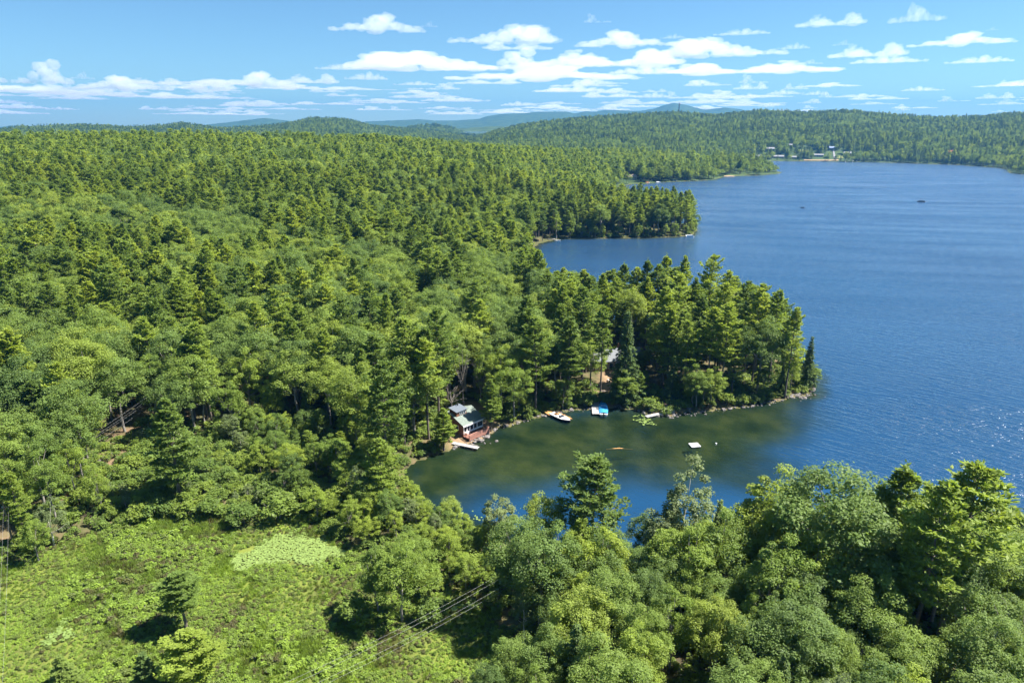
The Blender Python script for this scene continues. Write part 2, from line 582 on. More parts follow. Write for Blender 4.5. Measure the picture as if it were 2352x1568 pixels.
tr.inputs['Color'].default_value = (0.45, 0.56, 0.36, 1)
mb = N(nt, 'ShaderNodeMixShader')
nt.links.new(math2(nt, 'MULTIPLY', sh, 0.68), mb.inputs[0])
nt.links.new(df.outputs[0], mb.inputs[1])
nt.links.new(tr.outputs[0], mb.inputs[2])
mf = N(nt, 'ShaderNodeMixShader')
nt.links.new(fr.outputs[0], mf.inputs[0])
nt.links.new(mb.outputs[0], mf.inputs[1])
nt.links.new(gl.outputs[0], mf.inputs[2])
nt.links.new(mf.outputs[0], out.inputs['Surface'])
M['water'] = m

sdc = GSD.reshape(-1)
keep = (sdc[QUADS] < 3.0).any(axis=1)
wq = QUADS[keep]
used = np.unique(wq)
remap = np.full(NA * NR, -1)
remap[used] = np.arange(len(used))
wx, wy = GX.reshape(-1)[used], GY.reshape(-1)[used]
ssh = sdf(SHALLOW, wx, wy)
edge_n = (fbm(wx / 14.0, wy / 14.0, 3) - 0.5) * 14
shal = 1 - sstep(ssh + edge_n, -9, 11)
shal = np.maximum(shal, 1 - sstep(-sdc[used] + (fbm(wx / 6, wy / 6, 2) - .5) * 4, 0.5, 6.0))
calm_v = 1 - sstep(ssh + edge_n, -6, 24)
lee = (1 - sstep(sdf(W([(1150, 560), (1600, 545), (1560, 590), (1400, 620), (1250, 660)]), wx, wy), -5, 60))
calm_v = np.maximum(calm_v, lee * 0.8)
water = link(bpy.data.objects.new('lake', arrays_mesh('lake', np.stack([wx, wy, np.zeros_like(wx)], -1), remap[wq], [M['water']],
                                                      attrs={'shallow': shal, 'calm': calm_v}, smooth=True)))
tag(water, 'rippled blue lake with a shallow green bay', None, None, 'structure')

# ------------------------------------------------------------------ clouds
def cloud_mesh(seed, puffs=90, tall=0.16, voxel=0.011, depth=0.5, humps=3, wob=0.016):
    """a cumulus about one unit long: many puffs grown together over a level base"""
    r_ = np.random.default_rng(seed)
    hx = r_.random(humps) * 0.7 - 0.35; hw = 0.10 + 0.16 * r_.random(humps); ha = 0.35 + 0.65 * r_.random(humps)
    bm = bmesh.new()
    for k in range(puffs):
        x = (r_.random() - 0.5) * 0.9
        env = max(0.10, float(np.max(ha * np.exp(-((x - hx) / hw) ** 2)))) * (1 - (2 * abs(x)) ** 4)
        y = (r_.random() - 0.5) * depth * (0.35 + 0.65 * env)
        z = r_.random() ** 1.2 * tall * env
        s = (0.018 + 0.040 * r_.random() ** 1.6) * (0.6 + 0.6 * env)
        mat_ = Matrix.Translation((x, y, z)) @ Matrix.Diagonal((s * 1.35, s * 1.3, s * 0.9, 1))
        bmesh.ops.create_icosphere(bm, subdivisions=2, radius=1.0, matrix=mat_)
    me = bpy.data.meshes.new('cloud_raw')
    bm.to_mesh(me); bm.free()
    o = bpy.data.objects.new('cloud_raw', me)
    COL.objects.link(o)
    md = o.modifiers.new('r', 'REMESH'); md.mode = 'VOXEL'; md.voxel_size = voxel; md.use_smooth_shade = True
    dg = bpy.context.evaluated_depsgraph_get()
    res = bpy.data.meshes.new_from_object(o.evaluated_get(dg))
    bpy.data.objects.remove(o)
    n = len(res.vertices)
    co = np.empty(n * 3, np.float32); res.vertices.foreach_get('co', co); co = co.reshape(-1, 3)
    no = np.empty(n * 3, np.float32); res.vertices.foreach_get('normal', no); no = no.reshape(-1, 3)
    d = np.array([mnoise.fractal(Vector(c_) * 22.0 + Vector((seed * 3.1, 0, 0)), 0.7, 2.1, 4) for c_ in co])
    co = co + no * (d * wob)[:, None] * np.array([1.4, 1.4, 0.8])
    lo = co[:, 2] < 0
    co[lo, 2] *= 0.4
    res.vertices.foreach_set('co', co.astype(np.float32).ravel())
    res.update()
    return res


m, nt, out = new_mat('cloud')
pv = N(nt, 'ShaderNodeVolumeScatter')
pv.inputs['Color'].default_value = (0.80, 0.82, 0.85, 1)
pv.inputs['Density'].default_value = 0.0036
pv.inputs['Anisotropy'].default_value = 0.25
nt.links.new(pv.outputs[0], out.inputs['Volume'])
M['cloud'] = m
CLOUDS = [cloud_mesh(11 + i, tall=[.17, .13, .22, .15, .10, .19][i], puffs=[130, 150, 95, 150, 110, 80][i], humps=[3, 4, 2, 5, 3, 2][i]) for i in range(6)]
CASP = []
for me in CLOUDS:
    me.materials.clear(); me.materials.append(M['cloud'])
    zz = np.empty(len(me.vertices) * 3, np.float32); me.vertices.foreach_get('co', zz); zz = zz.reshape(-1, 3)
    CASP.append((float(np.ptp(zz[:, 0])), float(np.ptp(zz[:, 2]))))
CB = 1150.0
NUM1 = ['zero', 'one', 'two', 'three', 'four', 'five', 'six', 'seven', 'eight', 'nine', 'ten', 'eleven', 'twelve', 'thirteen', 'fourteen', 'fifteen', 'sixteen', 'seventeen', 'eighteen', 'nineteen']
TENS = ['', '', 'twenty', 'thirty', 'forty', 'fifty', 'sixty', 'seventy', 'eighty', 'ninety']


def spell(n):
    n = int(round(n))
    return NUM1[n] if n < 20 else TENS[n // 10] + ('-' + NUM1[n % 10] if n % 10 else '') if n < 100 else 'hundred'


def cloud(u, v, w, h, var, label=None, flip=False, group='fair weather clouds'):
    """a cloud whose level base is seen at pixel (u, v), w by h pixels"""
    dx, dy, dz = ray(u, v)
    t = (CB - CAMZ) / dz
    x, y = dx * t, dy * t
    r_ = math.hypot(x, y)
    k = r_ / FOC * 1.03
    lx, lz = CASP[var]
    o = bpy.data.objects.new('cloud', CLOUDS[var])
    o.location = (x, y, CB)
    sx = w * k / lx
    o.scale = (-sx if flip else sx, sx * 0.75, h * k / lz)
    o.rotation_euler = (0, 0, -math.atan2(x, y))
    link(o)
    if label is None:
        label = 'low white cloud, %s percent across and %s percent down the photo' % (spell(u / 23.52), spell((v - h / 2) / 15.68))
    return tag(o, label, 'cloud', group)


for c_ in ((870, 71, 200, 38, 0, 'long white cloud high and alone over the western lake hills', False), (985, 62, 36, 13, 5, 'little puff at the end of the long lone cloud', False),
           (1160, 97, 240, 42, 3, 'broad white cloud at the top of the cloud bank', False), (1190, 113, 150, 18, 1, 'thin cloud just under the broad top cloud', True),
           (1374, 52, 58, 17, 2, 'small lone puff above the middle of the bank', True), (1432, 105, 210, 34, 0, 'long white cloud east of the broad top cloud', True),
           (1545, 88, 52, 10, 4, 'thin tail cloud east of the long one', False), (1702, 79, 110, 13, 4, 'faint thin streak of cloud above the eastern heap', False),
           (1905, 58, 128, 25, 1, 'white cloud with two humps high in the eastern sky', False), (2108, 48, 96, 36, 5, 'compact white cloud highest in the eastern sky', True),
           (2208, 102, 172, 23, 0, 'long flat cloud at the eastern edge of the sky', False), (1655, 127, 256, 42, 3, 'big heaped cloud over the eastern hills', True),
           (1822, 112, 60, 13, 4, 'small flat cloud east of the big heaped one', False), (1990, 129, 140, 27, 1, 'mottled cloud under the two-humped one', False),
           (2042, 143, 132, 16, 4, 'flat cloud directly under the mottled one', True), (2246, 143, 106, 14, 4, 'thin flat cloud low in the eastern sky', False),
           (2278, 70, 20, 7, 5, 'tiny puff above the long flat eastern cloud', False), (1935, 104, 40, 11, 5, 'tiny twin puff west of the mottled cloud', False),
           (1385, 150, 330, 38, 1, 'wide cloud in the middle of the bank', False), (1000, 158, 400, 40, 3, 'widest grey-bottomed cloud of the bank', True), (1130, 160, 230, 42, 2, 'heaped cloud against the widest one', False),
           (785, 159, 110, 15, 4, 'thin western end of the cloud bank', False), (1730, 166, 340, 24, 1, 'long low cloud under the big eastern heap', True), (1250, 181, 420, 28, 0, 'long row of cloud under the middle of the bank', False),
           (1500, 168, 180, 20, 4, 'low cloud east of the middle row', True), (1858, 147, 50, 10, 5, 'small flat puff over the eastern hills', False),
           (55, 190, 150, 42, 2, 'tall heaped cloud at the western edge of the sky', False), (65, 211, 190, 22, 1, 'flat cloud under the western heap', True), (188, 181, 42, 15, 5, 'little puff beside the western heap', False),
           (175, 215, 50, 22, 2, 'small round cloud under the little western puff', True), (285, 205, 170, 28, 0, 'long cloud west of the middle', True), (465, 204, 140, 24, 3, 'western part of the long cloud row', False), (590, 197, 160, 32, 0, 'heaped middle of the long cloud row', False), (710, 190, 120, 22, 1, 'eastern part of the long cloud row', False),
           (840, 182, 90, 18, 4, 'thin cloud where row and bank meet', False)):
    cloud(*c_)
for k in range(150):
    v = 190 + 74 * rng.random() ** 0.9
    u = rng.uniform(-120, 1950) if rng.random() < 0.82 else rng.uniform(1850, 2420)
    thin_ = np.interp(v, [195, 262], [1.0, 0.45])
    dense_ = 1.0 if u < 1750 else 0.45
    cloud(u, v, (50 + 140 * rng.random()) * (0.55 + 0.45 * thin_) * (0.4 + 0.6 * dense_), (7 + 11 * rng.random()) * thin_, int(rng.integers(6)), None, bool(rng.random() < 0.5), 'low bank of clouds over the hills')

# ------------------------------------------------------------------ trees: prototypes
class TB:
    """tree builder: wood as tapered tubes, foliage as leaf faces with a tint per clump"""

    def __init__(self, seed):
        self.r = np.random.default_rng(seed)
        self.wv, self.wf, self.wn = [], [], 0
        self.lv, self.lt, self.ln = [], [], 0

    def limb(self, pts, rads, n=5):
        pts = np.asarray(pts, float)
        k = len(pts)
        d = np.gradient(pts, axis=0)
        d /= np.linalg.norm(d, axis=1)[:, None] + 1e-9
        ref = np.where(np.abs(d[:, 2:3]) > 0.9, np.array([[1.0, 0, 0]]), np.array([[0, 0, 1.0]]))
        a = np.cross(d, ref); a /= np.linalg.norm(a, axis=1)[:, None] + 1e-9
        b_ = np.cross(d, a)
        th = np.arange(n) * 2 * math.pi / n
        ring = pts[:, None, :] + (a[:, None, :] * np.cos(th)[None, :, None] + b_[:, None, :] * np.sin(th)[None, :, None]) * np.asarray(rads)[:, None, None]
        self.wv.append(ring.reshape(-1, 3))
        o = self.wn
        for i in range(k - 1):
            for j in range(n):
                j2 = (j + 1) % n
                self.wf.append((o + i * n + j, o + (i + 1) * n + j, o + (i + 1) * n + j2, o + i * n + j2))
        self.wn += k * n

    def leaves(self, c, nrm, size, tint, aspect=0.62):
        """rhombic leaves: centres c (n,3), normals nrm (n,3), size (n,), tint (n,)"""
        n = len(c)
        nrm = nrm / (np.linalg.norm(nrm, axis=1)[:, None] + 1e-9)
        ax = self.r.normal(size=(n, 3))
        ax -= nrm * (ax * nrm).sum(1)[:, None]
        ax /= np.linalg.norm(ax, axis=1)[:, None] + 1e-9
        bx = np.cross(nrm, ax)
        s = size[:, None]
        v = np.stack([c + ax * s * 0.5, c + bx * s * 0.5 * aspect + nrm * s * 0.08, c - ax * s * 0.5, c - bx * s * 0.5 * aspect + nrm * s * 0.08], 1)
        self.lv.append(v.reshape(-1, 3))
        self.lt.append(np.repeat(tint, 4))
        self.ln += n

    def needles(self, c, d, length, width, tint):
        """slender blades from c along d"""
        n = len(c)
        d = d / (np.linalg.norm(d, axis=1)[:, None] + 1e-9)
        s = np.stack([-d[:, 1], d[:, 0], np.zeros(n)], 1) + self.r.normal(size=(n, 3)) * np.array([0.35, 0.35, 0.45])
        s -= d * (s * d).sum(1)[:, None]
        s /= np.linalg.norm(s, axis=1)[:, None] + 1e-9
        w = width[:, None]
        L = length[:, None]
        v = np.stack([c, c + d * L * 0.55 + s * w, c + d * L, c + d * L * 0.55 - s * w], 1)
        self.lv.append(v.reshape(-1, 3))
        self.lt.append(np.repeat(tint, 4))
        self.ln += n

    def meshes(self, name, wood, leaf):
        wv = np.concatenate(self.wv)
        wf = np.array(self.wf)
        lv = np.concatenate(self.lv)
        lt = np.concatenate(self.lt)
        lf = np.arange(len(lv)).reshape(-1, 4)
        t = arrays_mesh(name + '_trunk', wv, wf, [wood], smooth=True)
        c_ = arrays_mesh(name + '_crown', lv, lf, [leaf], attrs={'tint': lt})
        j = arrays_mesh(name + '_whole', np.concatenate([wv, lv]), np.concatenate([wf, lf + len(wv)]), [wood, leaf],
                        mat_idx=np.concatenate([np.zeros(len(wf)), np.ones(len(lf))]), attrs={'tint': np.concatenate([np.zeros(len(wv)), lt])})
        return t, c_, j


def unit(r_, n, zb=0.0):
    v = r_.normal(size=(n, 3))
    v[:, 2] += zb
    return v / (np.linalg.norm(v, axis=1)[:, None] + 1e-9)


def pine(seed, h=24.0, base=0.38, rmax=4.2, dens=1.0, lod=1.0, spread=0.75, leaf=None, wood=None, nl=0.62, nw=0.13, ragged=0.5):
    """white pine: straight stem, whorls of near-level boughs carrying flat sprays of needle tufts"""
    t = TB(seed)
    r_ = t.r
    lean = r_.normal(size=2) * 0.012
    zs = np.linspace(0, h * 0.97, 9)
    stem = np.stack([lean[0] * zs * zs / h + 0.10 * np.sin(zs * 0.35 + seed), lean[1] * zs * zs / h + 0.10 * np.cos(zs * 0.28 + seed), zs], 1)
    stem[0, :2] = 0; stem[0, 2] = -0.6
    t.limb(stem, np.linspace(0.0135 * h, 0.02, 9), 7)
    sx = lambda z: np.array([np.interp(z, zs, stem[:, 0]), np.interp(z, zs, stem[:, 1]), z])
    z = h * base
    # dead snags under the crown
    for k in range(int(5 * lod)):
        zz = h * (0.12 + 0.9 * base * r_.random()); a = r_.random() * 6.28; L = 0.6 + 1.4 * r_.random()
        p0 = sx(zz)
        t.limb([p0, p0 + np.array([math.cos(a), math.sin(a), 0.1]) * L], [0.045, 0.012], 3)
    while z < h * 0.985:
        f = (z - h * base) / (h * (1 - base))
        prof = max(0.0, 1 - f ** (1.05 / spread)) ** 0.85 * (0.62 + 0.38 * min(1, f / 0.22))
        nb = r_.integers(4, 7) if f < 0.85 else r_.integers(3, 5)
        a0 = r_.random() * 6.28
        for k in range(nb):
            a = a0 + k * 6.283 / nb + r_.normal() * 0.22
            L = max(0.45, rmax * prof * (1 + ragged * r_.normal() * 0.55))
            L = min(L, rmax * 1.35)
            if r_.random() < 0.08 and f < 0.6:
                continue
            el = np.interp(f, [0, 0.5, 1], [-0.04, 0.16, 0.75]) + r_.normal() * 0.08
            s = np.linspace(0, 1, 5)
            dirh = np.array([math.cos(a), math.sin(a)])
            side = np.array([-dirh[1], dirh[0]])
            p0 = sx(z)
            bp_ = np.stack([p0[0] + dirh[0] * L * s * math.cos(el), p0[1] + dirh[1] * L * s * math.cos(el), p0[2] + L * (s * math.sin(el) + 0.13 * s * s)], 1)
            if lod > 0.5:
                t.limb(bp_[[0, 2, 4]], [0.028 + 0.012 * L, 0.02 + 0.006 * L, 0.008], 3)
            nt_ = max(3, int(dens * (6 + 10.5 * L)))
            ss = 0.22 + 0.80 * r_.random(nt_) ** 0.75
            lat = r_.normal(size=nt_) * 0.24 * L * np.sin(np.clip(ss, 0, 1) * 2.6 + 0.25)
            c_ = np.stack([np.interp(ss, s, bp_[:, i]) for i in range(3)], 1)
            c_[:, 0] += side[0] * lat; c_[:, 1] += side[1] * lat
            c_[:, 2] += r_.normal(size=nt_) * 0.07 + 0.06 * L * ss - np.abs(lat) * 0.12
            tint = np.clip(0.5 + r_.normal() * 0.28 + r_.normal(size=nt_) * 0.2, 0, 1)
            m_ = 4 if lod > 0.5 else 3
            cc = np.repeat(c_, m_, 0)
            dd = r_.normal(size=(nt_ * m_, 3)) * np.array([0.75, 0.75, 0.26])
            dd[:, 0] += dirh[0] * 0.75; dd[:, 1] += dirh[1] * 0.75; dd[:, 2] += 0.24
            k_ = nt_ * m_
            t.needles(cc, dd, nl * (0.65 + 0.7 * r_.random(k_)), nw * (0.7 + 0.6 * r_.random(k_)), np.repeat(tint, m_))
        z += (0.75 + 0.75 * r_.random()) * (1.0 if lod > 0.5 else 1.4) * h / 24.0 * (1.2 - 0.55 * f)
    # leader
    tip = sx(h * 0.97)
    n_ = 26
    t.needles(np.repeat(tip[None], n_, 0) + r_.normal(size=(n_, 3)) * np.array([0.12, 0.12, 0.4]), r_.normal(size=(n_, 3)) * 0.5 + np.array([0, 0, 0.9]),
              np.full(n_, nl), np.full(n_, nw), np.full(n_, 0.6))
    return t.meshes('white_pine', wood or M['bark'], leaf or M['pine'])


def hemlock(seed, h=13.0, rmax=2.6, lod=1.0, leaf=None):
    """hemlock or spruce: narrow cone with drooping sprays down to the ground"""
    t = TB(seed)
    r_ = t.r
    t.limb([(0, 0, -0.5), (0.05, 0, h * 0.5), (0, 0.03, h * 0.98)], [0.014 * h, 0.008 * h, 0.015], 6)
    z = h * 0.07
    while z < h * 0.99:
        f = z / h
        nb = 6 if f < 0.8 else 4
        a0 = r_.random() * 6.28
        for k in range(nb):
            a = a0 + k * 6.283 / nb + r_.normal() * 0.25
            L = max(0.2, rmax * (1 - f) ** 0.85 * (1 + 0.22 * r_.normal()))
            dirh = np.array([math.cos(a), math.sin(a)]); side = np.array([-dirh[1], dirh[0]])
            nt_ = max(3, int((3 + 10 * L) * lod))
            ss = r_.random(nt_) ** 0.6
            lat = r_.normal(size=nt_) * 0.2 * L * (1.1 - ss)
            c_ = np.stack([dirh[0] * L * ss + side[0] * lat, dirh[1] * L * ss + side[1] * lat, z + L * (0.16 * ss - 0.42 * ss * ss) + r_.normal(size=nt_) * 0.06], 1)
            tint = np.clip(0.5 + r_.normal() * 0.25 + r_.normal(size=nt_) * 0.2, 0, 1)
            cc = np.repeat(c_, 3, 0)
            dd = r_.normal(size=(nt_ * 3, 3)) * np.array([0.7, 0.7, 0.3])
            dd[:, 0] += dirh[0] * 0.8; dd[:, 1] += dirh[1] * 0.8; dd[:, 2] -= 0.12
            t.needles(cc, dd, 0.42 * (0.7 + 0.6 * r_.random(nt_ * 3)), np.full(nt_ * 3, 0.09), np.repeat(tint, 3))
        z += 0.33 + 0.25 * r_.random()
    return t.meshes('hemlock', M['bark'], leaf or M['hemlock'])


def broadleaf(seed, h=15.0, rad=4.6, clumps=62, per=150, size=0.36, crown=0.62, wood=None, leaf=None, name='oak', droop=0.0, limbs=9, egg=0.0, upb=0.95):
    """rounded crown of many leafy boughs on a forked trunk"""
    t = TB(seed)
    r_ = t.r
    zc = h * (1 - crown * 0.5)
    hz_ = h * crown * 0.5
    fork = h * (1 - crown) * 0.95
    t.limb([(0, 0, -0.6), (0.12 * r_.normal(), 0.12 * r_.normal(), fork * 0.5), (0.2 * r_.normal(), 0.2 * r_.normal(), fork), (0.25 * r_.normal(), 0.25 * r_.normal(), h * 0.80)],
           [0.019 * h, 0.016 * h, 0.013 * h, 0.03], 7)
    # bough centres: even directions over the upper crown, jittered, with an uneven reach
    k = np.arange(clumps) + 0.5
    ph = np.arccos(1 - 1.62 * k / clumps)
    th = math.pi * (1 + 5 ** 0.5) * k + r_.normal(size=clumps) * 0.25
    reach = 0.80 + 0.22 * r_.random(clumps)
    low = r_.normal(size=6) * 0.11
    reach = reach + low[0] * np.sin(th) + low[1] * np.cos(th) + low[2] * np.sin(2 * th) + low[3] * np.cos(2 * th + 1) + low[4] * np.sin(3 * th + 2)
    inner = r_.random(clumps) < 0.18
    reach[inner] *= 0.55
    cx = rad * reach * np.sin(ph) * np.cos(th)
    cy_ = rad * reach * np.sin(ph) * np.sin(th)
    cz = zc + hz_ * reach * np.cos(ph) * (1 + egg * 0.3)
    C = np.stack([cx, cy_, cz], 1)
    cr = rad * (0.15 + 0.19 * r_.random(clumps) ** 1.3) * (62 / clumps) ** 0.35
    order = r_.permutation(clumps)
    for i in order[:limbs]:
        p1 = np.array([0.1, 0.1, fork + (C[i, 2] - fork) * 0.25])
        mid = p1 * 0.45 + C[i] * 0.55 + np.array([0, 0, -0.25])
        t.limb([p1 * np.array([0.2, 0.2, 1]), mid, C[i]], [0.007 * h, 0.0045 * h, 0.02], 4)
    for i in range(clumps):
        n_ = int(per * (0.7 + 0.6 * r_.random()))
        d = unit(r_, n_, 0.35)
        rr = cr[i] * (0.40 + 0.62 * r_.random(n_) ** 0.7 + 0.45 * (r_.random(n_) < 0.16) * r_.random(n_))
        pos = C[i] + d * rr[:, None] * np.array([1.1, 1.1, 0.72])
        pos[:, 2] -= droop * np.hypot(pos[:, 0], pos[:, 1]) * 0.1
        out_ = d * 0.55 + r_.normal(size=(n_, 3)) * 0.45 + np.array([0, 0, upb])
        tint = np.clip(0.5 + r_.normal() * 0.26 + r_.normal(size=n_) * 0.22, 0, 1)
        t.leaves(pos, out_, size * (0.8 + 0.4 * r_.random()) * (0.6 + 0.8 * r_.random(n_)), tint)
    return t.meshes(name, wood or M['bark_grey'], leaf or M['oak'])


def bush(seed, h=2.6, rad=1.8, clumps=16, per=70, size=0.26, leaf=None, name='bush'):
    t = TB(seed)
    r_ = t.r
    for k in range(5):
        a = r_.random() * 6.28
        t.limb([(0, 0, -0.2), (0.3 * rad * math.cos(a), 0.3 * rad * math.sin(a), h * 0.35), (0.6 * rad * math.cos(a), 0.6 * rad * math.sin(a), h * 0.75)], [0.035, 0.03, 0.01], 4)
    for i in range(clumps):
        a = r_.random() * 6.28; q = math.sqrt(r_.random())
        c_ = np.array([rad * q * 0.8 * math.cos(a), rad * q * 0.8 * math.sin(a), h * (0.25 + 0.55 * (1 - 0.65 * q * q) * (0.5 + 0.5 * r_.random()))])
        n_ = int(per * (0.7 + 0.6 * r_.random()))
        d = unit(r_, n_, 0.4)
        pos = c_ + d * (rad * 0.36 * (0.5 + 0.5 * r_.random(n_)))[:, None] * np.array([1, 1, 0.8])
        pos[:, 2] = np.maximum(pos[:, 2], 0.05)
        tint = np.clip(0.5 + r_.normal() * 0.26 + r_.normal(size=n_) * 0.22, 0, 1)
        t.leaves(pos, d * 0.45 + r_.normal(size=(n_, 3)) * 0.45 + np.array([0, 0, 0.95]), size * (0.6 + 0.8 * r_.random(n_)), tint)
    return t.meshes(name, M['bark_grey'], leaf or M['bush'])


def bare_tree(seed, h=9.0, spread=3.5, mat=None):
    """dead or leafless tree: forked, curved grey limbs and twigs"""
    t = TB(seed)
    r_ = t.r
    t.limb([(0, 0, -0.4), (0.1, 0, h * 0.25), (0.15, 0.1, h * 0.45)], [0.16, 0.12, 0.09], 6)
    for k in range(13):
        a = r_.random() * 6.28; L = spread * (0.6 + 0.6 * r_.random()); z0 = h * (0.22 + 0.22 * r_.random())
        up = h * (0.25 + 0.35 * r_.random())
        p = [np.array([0.1, 0.05, z0]), np.array([math.cos(a) * L * 0.4, math.sin(a) * L * 0.4, z0 + up * 0.5]), np.array([math.cos(a + 0.2) * L * 0.75, math.sin(a + 0.2) * L * 0.75, z0 + up * 0.8]),
             np.array([math.cos(a + 0.3) * L, math.sin(a + 0.3) * L, z0 + up])]
        t.limb(p, [0.085, 0.06, 0.04, 0.012], 4)
        for q in range(5):
            i = r_.integers(1, 4); a2 = a + r_.normal() * 0.9; l2 = L * (0.2 + 0.25 * r_.random())
            t.limb([p[i], p[i] + np.array([math.cos(a2) * l2, math.sin(a2) * l2, l2 * (0.3 + 0.5 * r_.random())])], [0.035, 0.008], 3)
    wv = np.concatenate(t.wv)
    me = arrays_mesh('dead_tree', wv, np.array(t.wf), [mat or M['deadwood']], smooth=True)
    return me


P = {}
P['pine'] = [pine(100 + i, h=24 + (i % 3), base=[0.30, 0.42, 0.36, 0.50, 0.24, 0.33][i], rmax=[4.3, 3.9, 4.8, 3.6, 4.6, 4.9][i], spread=[0.6, 0.5, 0.7, 0.48, 0.8, 0.55][i], ragged=[.4, .6, .45, .7, .35, .6][i]) for i in range(6)]
P['oak'] = [broadleaf(200 + i, h=15 + i % 2, rad=[4.6, 5.2, 4.2, 4.9][i], clumps=[66, 78, 58, 70][i], per=235, size=0.27, name='oak') for i in range(4)]
P['maple'] = [broadleaf(220 + i, h=14, rad=[3.7, 4.2, 3.3][i], clumps=[52, 60, 46][i], per=215, size=0.265, crown=[0.70, 0.66, 0.74][i], leaf=M['maple'], name='maple', egg=0.4) for i in range(3)]
P['birch'] = [broadleaf(240 + i, h=12, rad=2.6, clumps=60, per=120, size=0.25, crown=0.74, leaf=M['birch'], wood=M['birch_bark'], name='birch', limbs=9, egg=0.15) for i in range(2)]
P['hemlock'] = [hemlock(260 + i, h=12 + 2 * i, rmax=[2.6, 2.3, 2.9][i]) for i in range(3)]
P['bush'] = [bush(280 + i, h=[2.4, 2.9, 2.0][i], rad=[1.7, 1.6, 1.9][i]) for i in range(3)]
# simpler trees for the far woods
P['far_pine'] = [pine(300 + i, h=23, base=0.35, rmax=[4.4, 4.0, 4.8][i], dens=0.28, lod=0.3, nl=1.15, nw=0.27, spread=[0.5, 0.42, 0.6][i], ragged=0.7) for i in range(3)]
P['far_spruce'] = [pine(340 + i, h=21, base=0.12, rmax=[3.4, 3.0][i], dens=0.3, lod=0.3, nl=1.0, nw=0.25, spread=0.95, ragged=0.4, leaf=M['hemlock']) for i in range(2)]
P['far_oak'] = [broadleaf(320 + i, h=15, rad=[4.6, 5.2, 4.3][i], clumps=30, per=34, size=0.85, name='far_oak', limbs=0, upb=0.1) for i in range(3)]
P['far_maple'] = [broadleaf(330 + i, h=14, rad=[3.9, 4.3][i], clumps=28, per=34, size=0.8, crown=0.7, leaf=M['maple'], name='far_maple', limbs=0, upb=0.1) for i in range(2)]

# ------------------------------------------------------------------ instanced masses (uncountable woods, marsh growth)
def scatter(name, protos, pos, idx, scl, rot, label):
    """one object whose points carry copies of the given meshes"""
    src = bpy.data.collections.new(name + '_source')
    for i, me in enumerate(protos):
        src.objects.link(bpy.data.objects.new('%s_source_%03d' % (name, i), me))
    n = len(pos)
    me = bpy.data.meshes.new(name)
    me.vertices.add(n)
    me.vertices.foreach_set('co', np.asarray(pos, np.float32).ravel())
    a = me.attributes.new('pick', 'INT', 'POINT'); a.data.foreach_set('value', np.asarray(idx, np.int32))
    a = me.attributes.new('size', 'FLOAT_VECTOR', 'POINT'); a.data.foreach_set('vector', np.asarray(scl, np.float32).ravel())
    rv = np.zeros((n, 3), np.float32); rv[:, 2] = rot
    a = me.attributes.new('turn', 'FLOAT_VECTOR', 'POINT'); a.data.foreach_set('vector', rv.ravel())
    o = link(bpy.data.objects.new(name, me))
    ng = bpy.data.node_groups.new(name + '_nodes', 'GeometryNodeTree')
    ng.interface.new_socket('Geometry', in_out='INPUT', socket_type='NodeSocketGeometry')
    ng.interface.new_socket('Geometry', in_out='OUTPUT', socket_type='NodeSocketGeometry')
    gi, go = ng.nodes.new('NodeGroupInput'), ng.nodes.new('NodeGroupOutput')
    ci = ng.nodes.new('GeometryNodeCollectionInfo')
    ci.inputs['Collection'].default_value = src
    ci.inputs['Separate Children'].default_value = True
    ci.inputs['Reset Children'].default_value = True
    ip = ng.nodes.new('GeometryNodeInstanceOnPoints')
    ip.inputs['Pick Instance'].default_value = True

    def named(nm, ty):
        q = ng.nodes.new('GeometryNodeInputNamedAttribute')
        q.data_type = ty
        q.inputs['Name'].default_value = nm
        return next(s_ for s_ in q.outputs if s_.enabled and s_.name == 'Attribute')
    ng.links.new(gi.outputs[0], ip.inputs['Points'])
    ng.links.new(ci.outputs[0], ip.inputs['Instance'])
    ng.links.new(named('pick', 'INT'), ip.inputs['Instance Index'])
    e2r = ng.nodes.new('FunctionNodeEulerToRotation')
    ng.links.new(named('turn', 'FLOAT_VECTOR'), e2r.inputs[0])
    ng.links.new(e2r.outputs[0], ip.inputs['Rotation'])
    ng.links.new(named('size', 'FLOAT_VECTOR'), ip.inputs['Scale'])
    ng.links.new(ip.outputs[0], go.inputs[0])
    md = o.modifiers.new('scatter', 'NODES')
    md.node_group = ng
    return tag(o, label, None, None, 'stuff')


# ------------------------------------------------------------------ tree placing
PH = {'pine': 24.5, 'oak': 15.5, 'maple': 14.0, 'birch': 12.0, 'hemlock': 14.0, 'bush': 2.4}
TREES = []         # (kind, x, y, z, height, width factor, variant, label or None)


def plant(kind, u, vb, vt=None, h=None, wid=1.0, var=None, label=None):
    """a tree with its foot at pixel (u, vb) and its tip at pixel row vt (or of height h)"""
    z = 1.0
    for _ in range(4):
        x, y = at(u, vb, z)
        z = hz(x, y)
    if h is None:
        h = at_range(u, vt, math.hypot(x, y))[2] - z
    TREES.append((kind, x, y, z, h, wid, var, label))


def top_tree(kind, u, vt, h, r, wid=1.0, var=None, label=None):
    """a tree of height h standing r metres off with its tip at column u"""
    dx, dy, dz = at_range(u, vt, r)
    z = hz(dx, dy)
    TREES.append((kind, dx, dy, z, dz - z if h is None else h, wid, var, label))


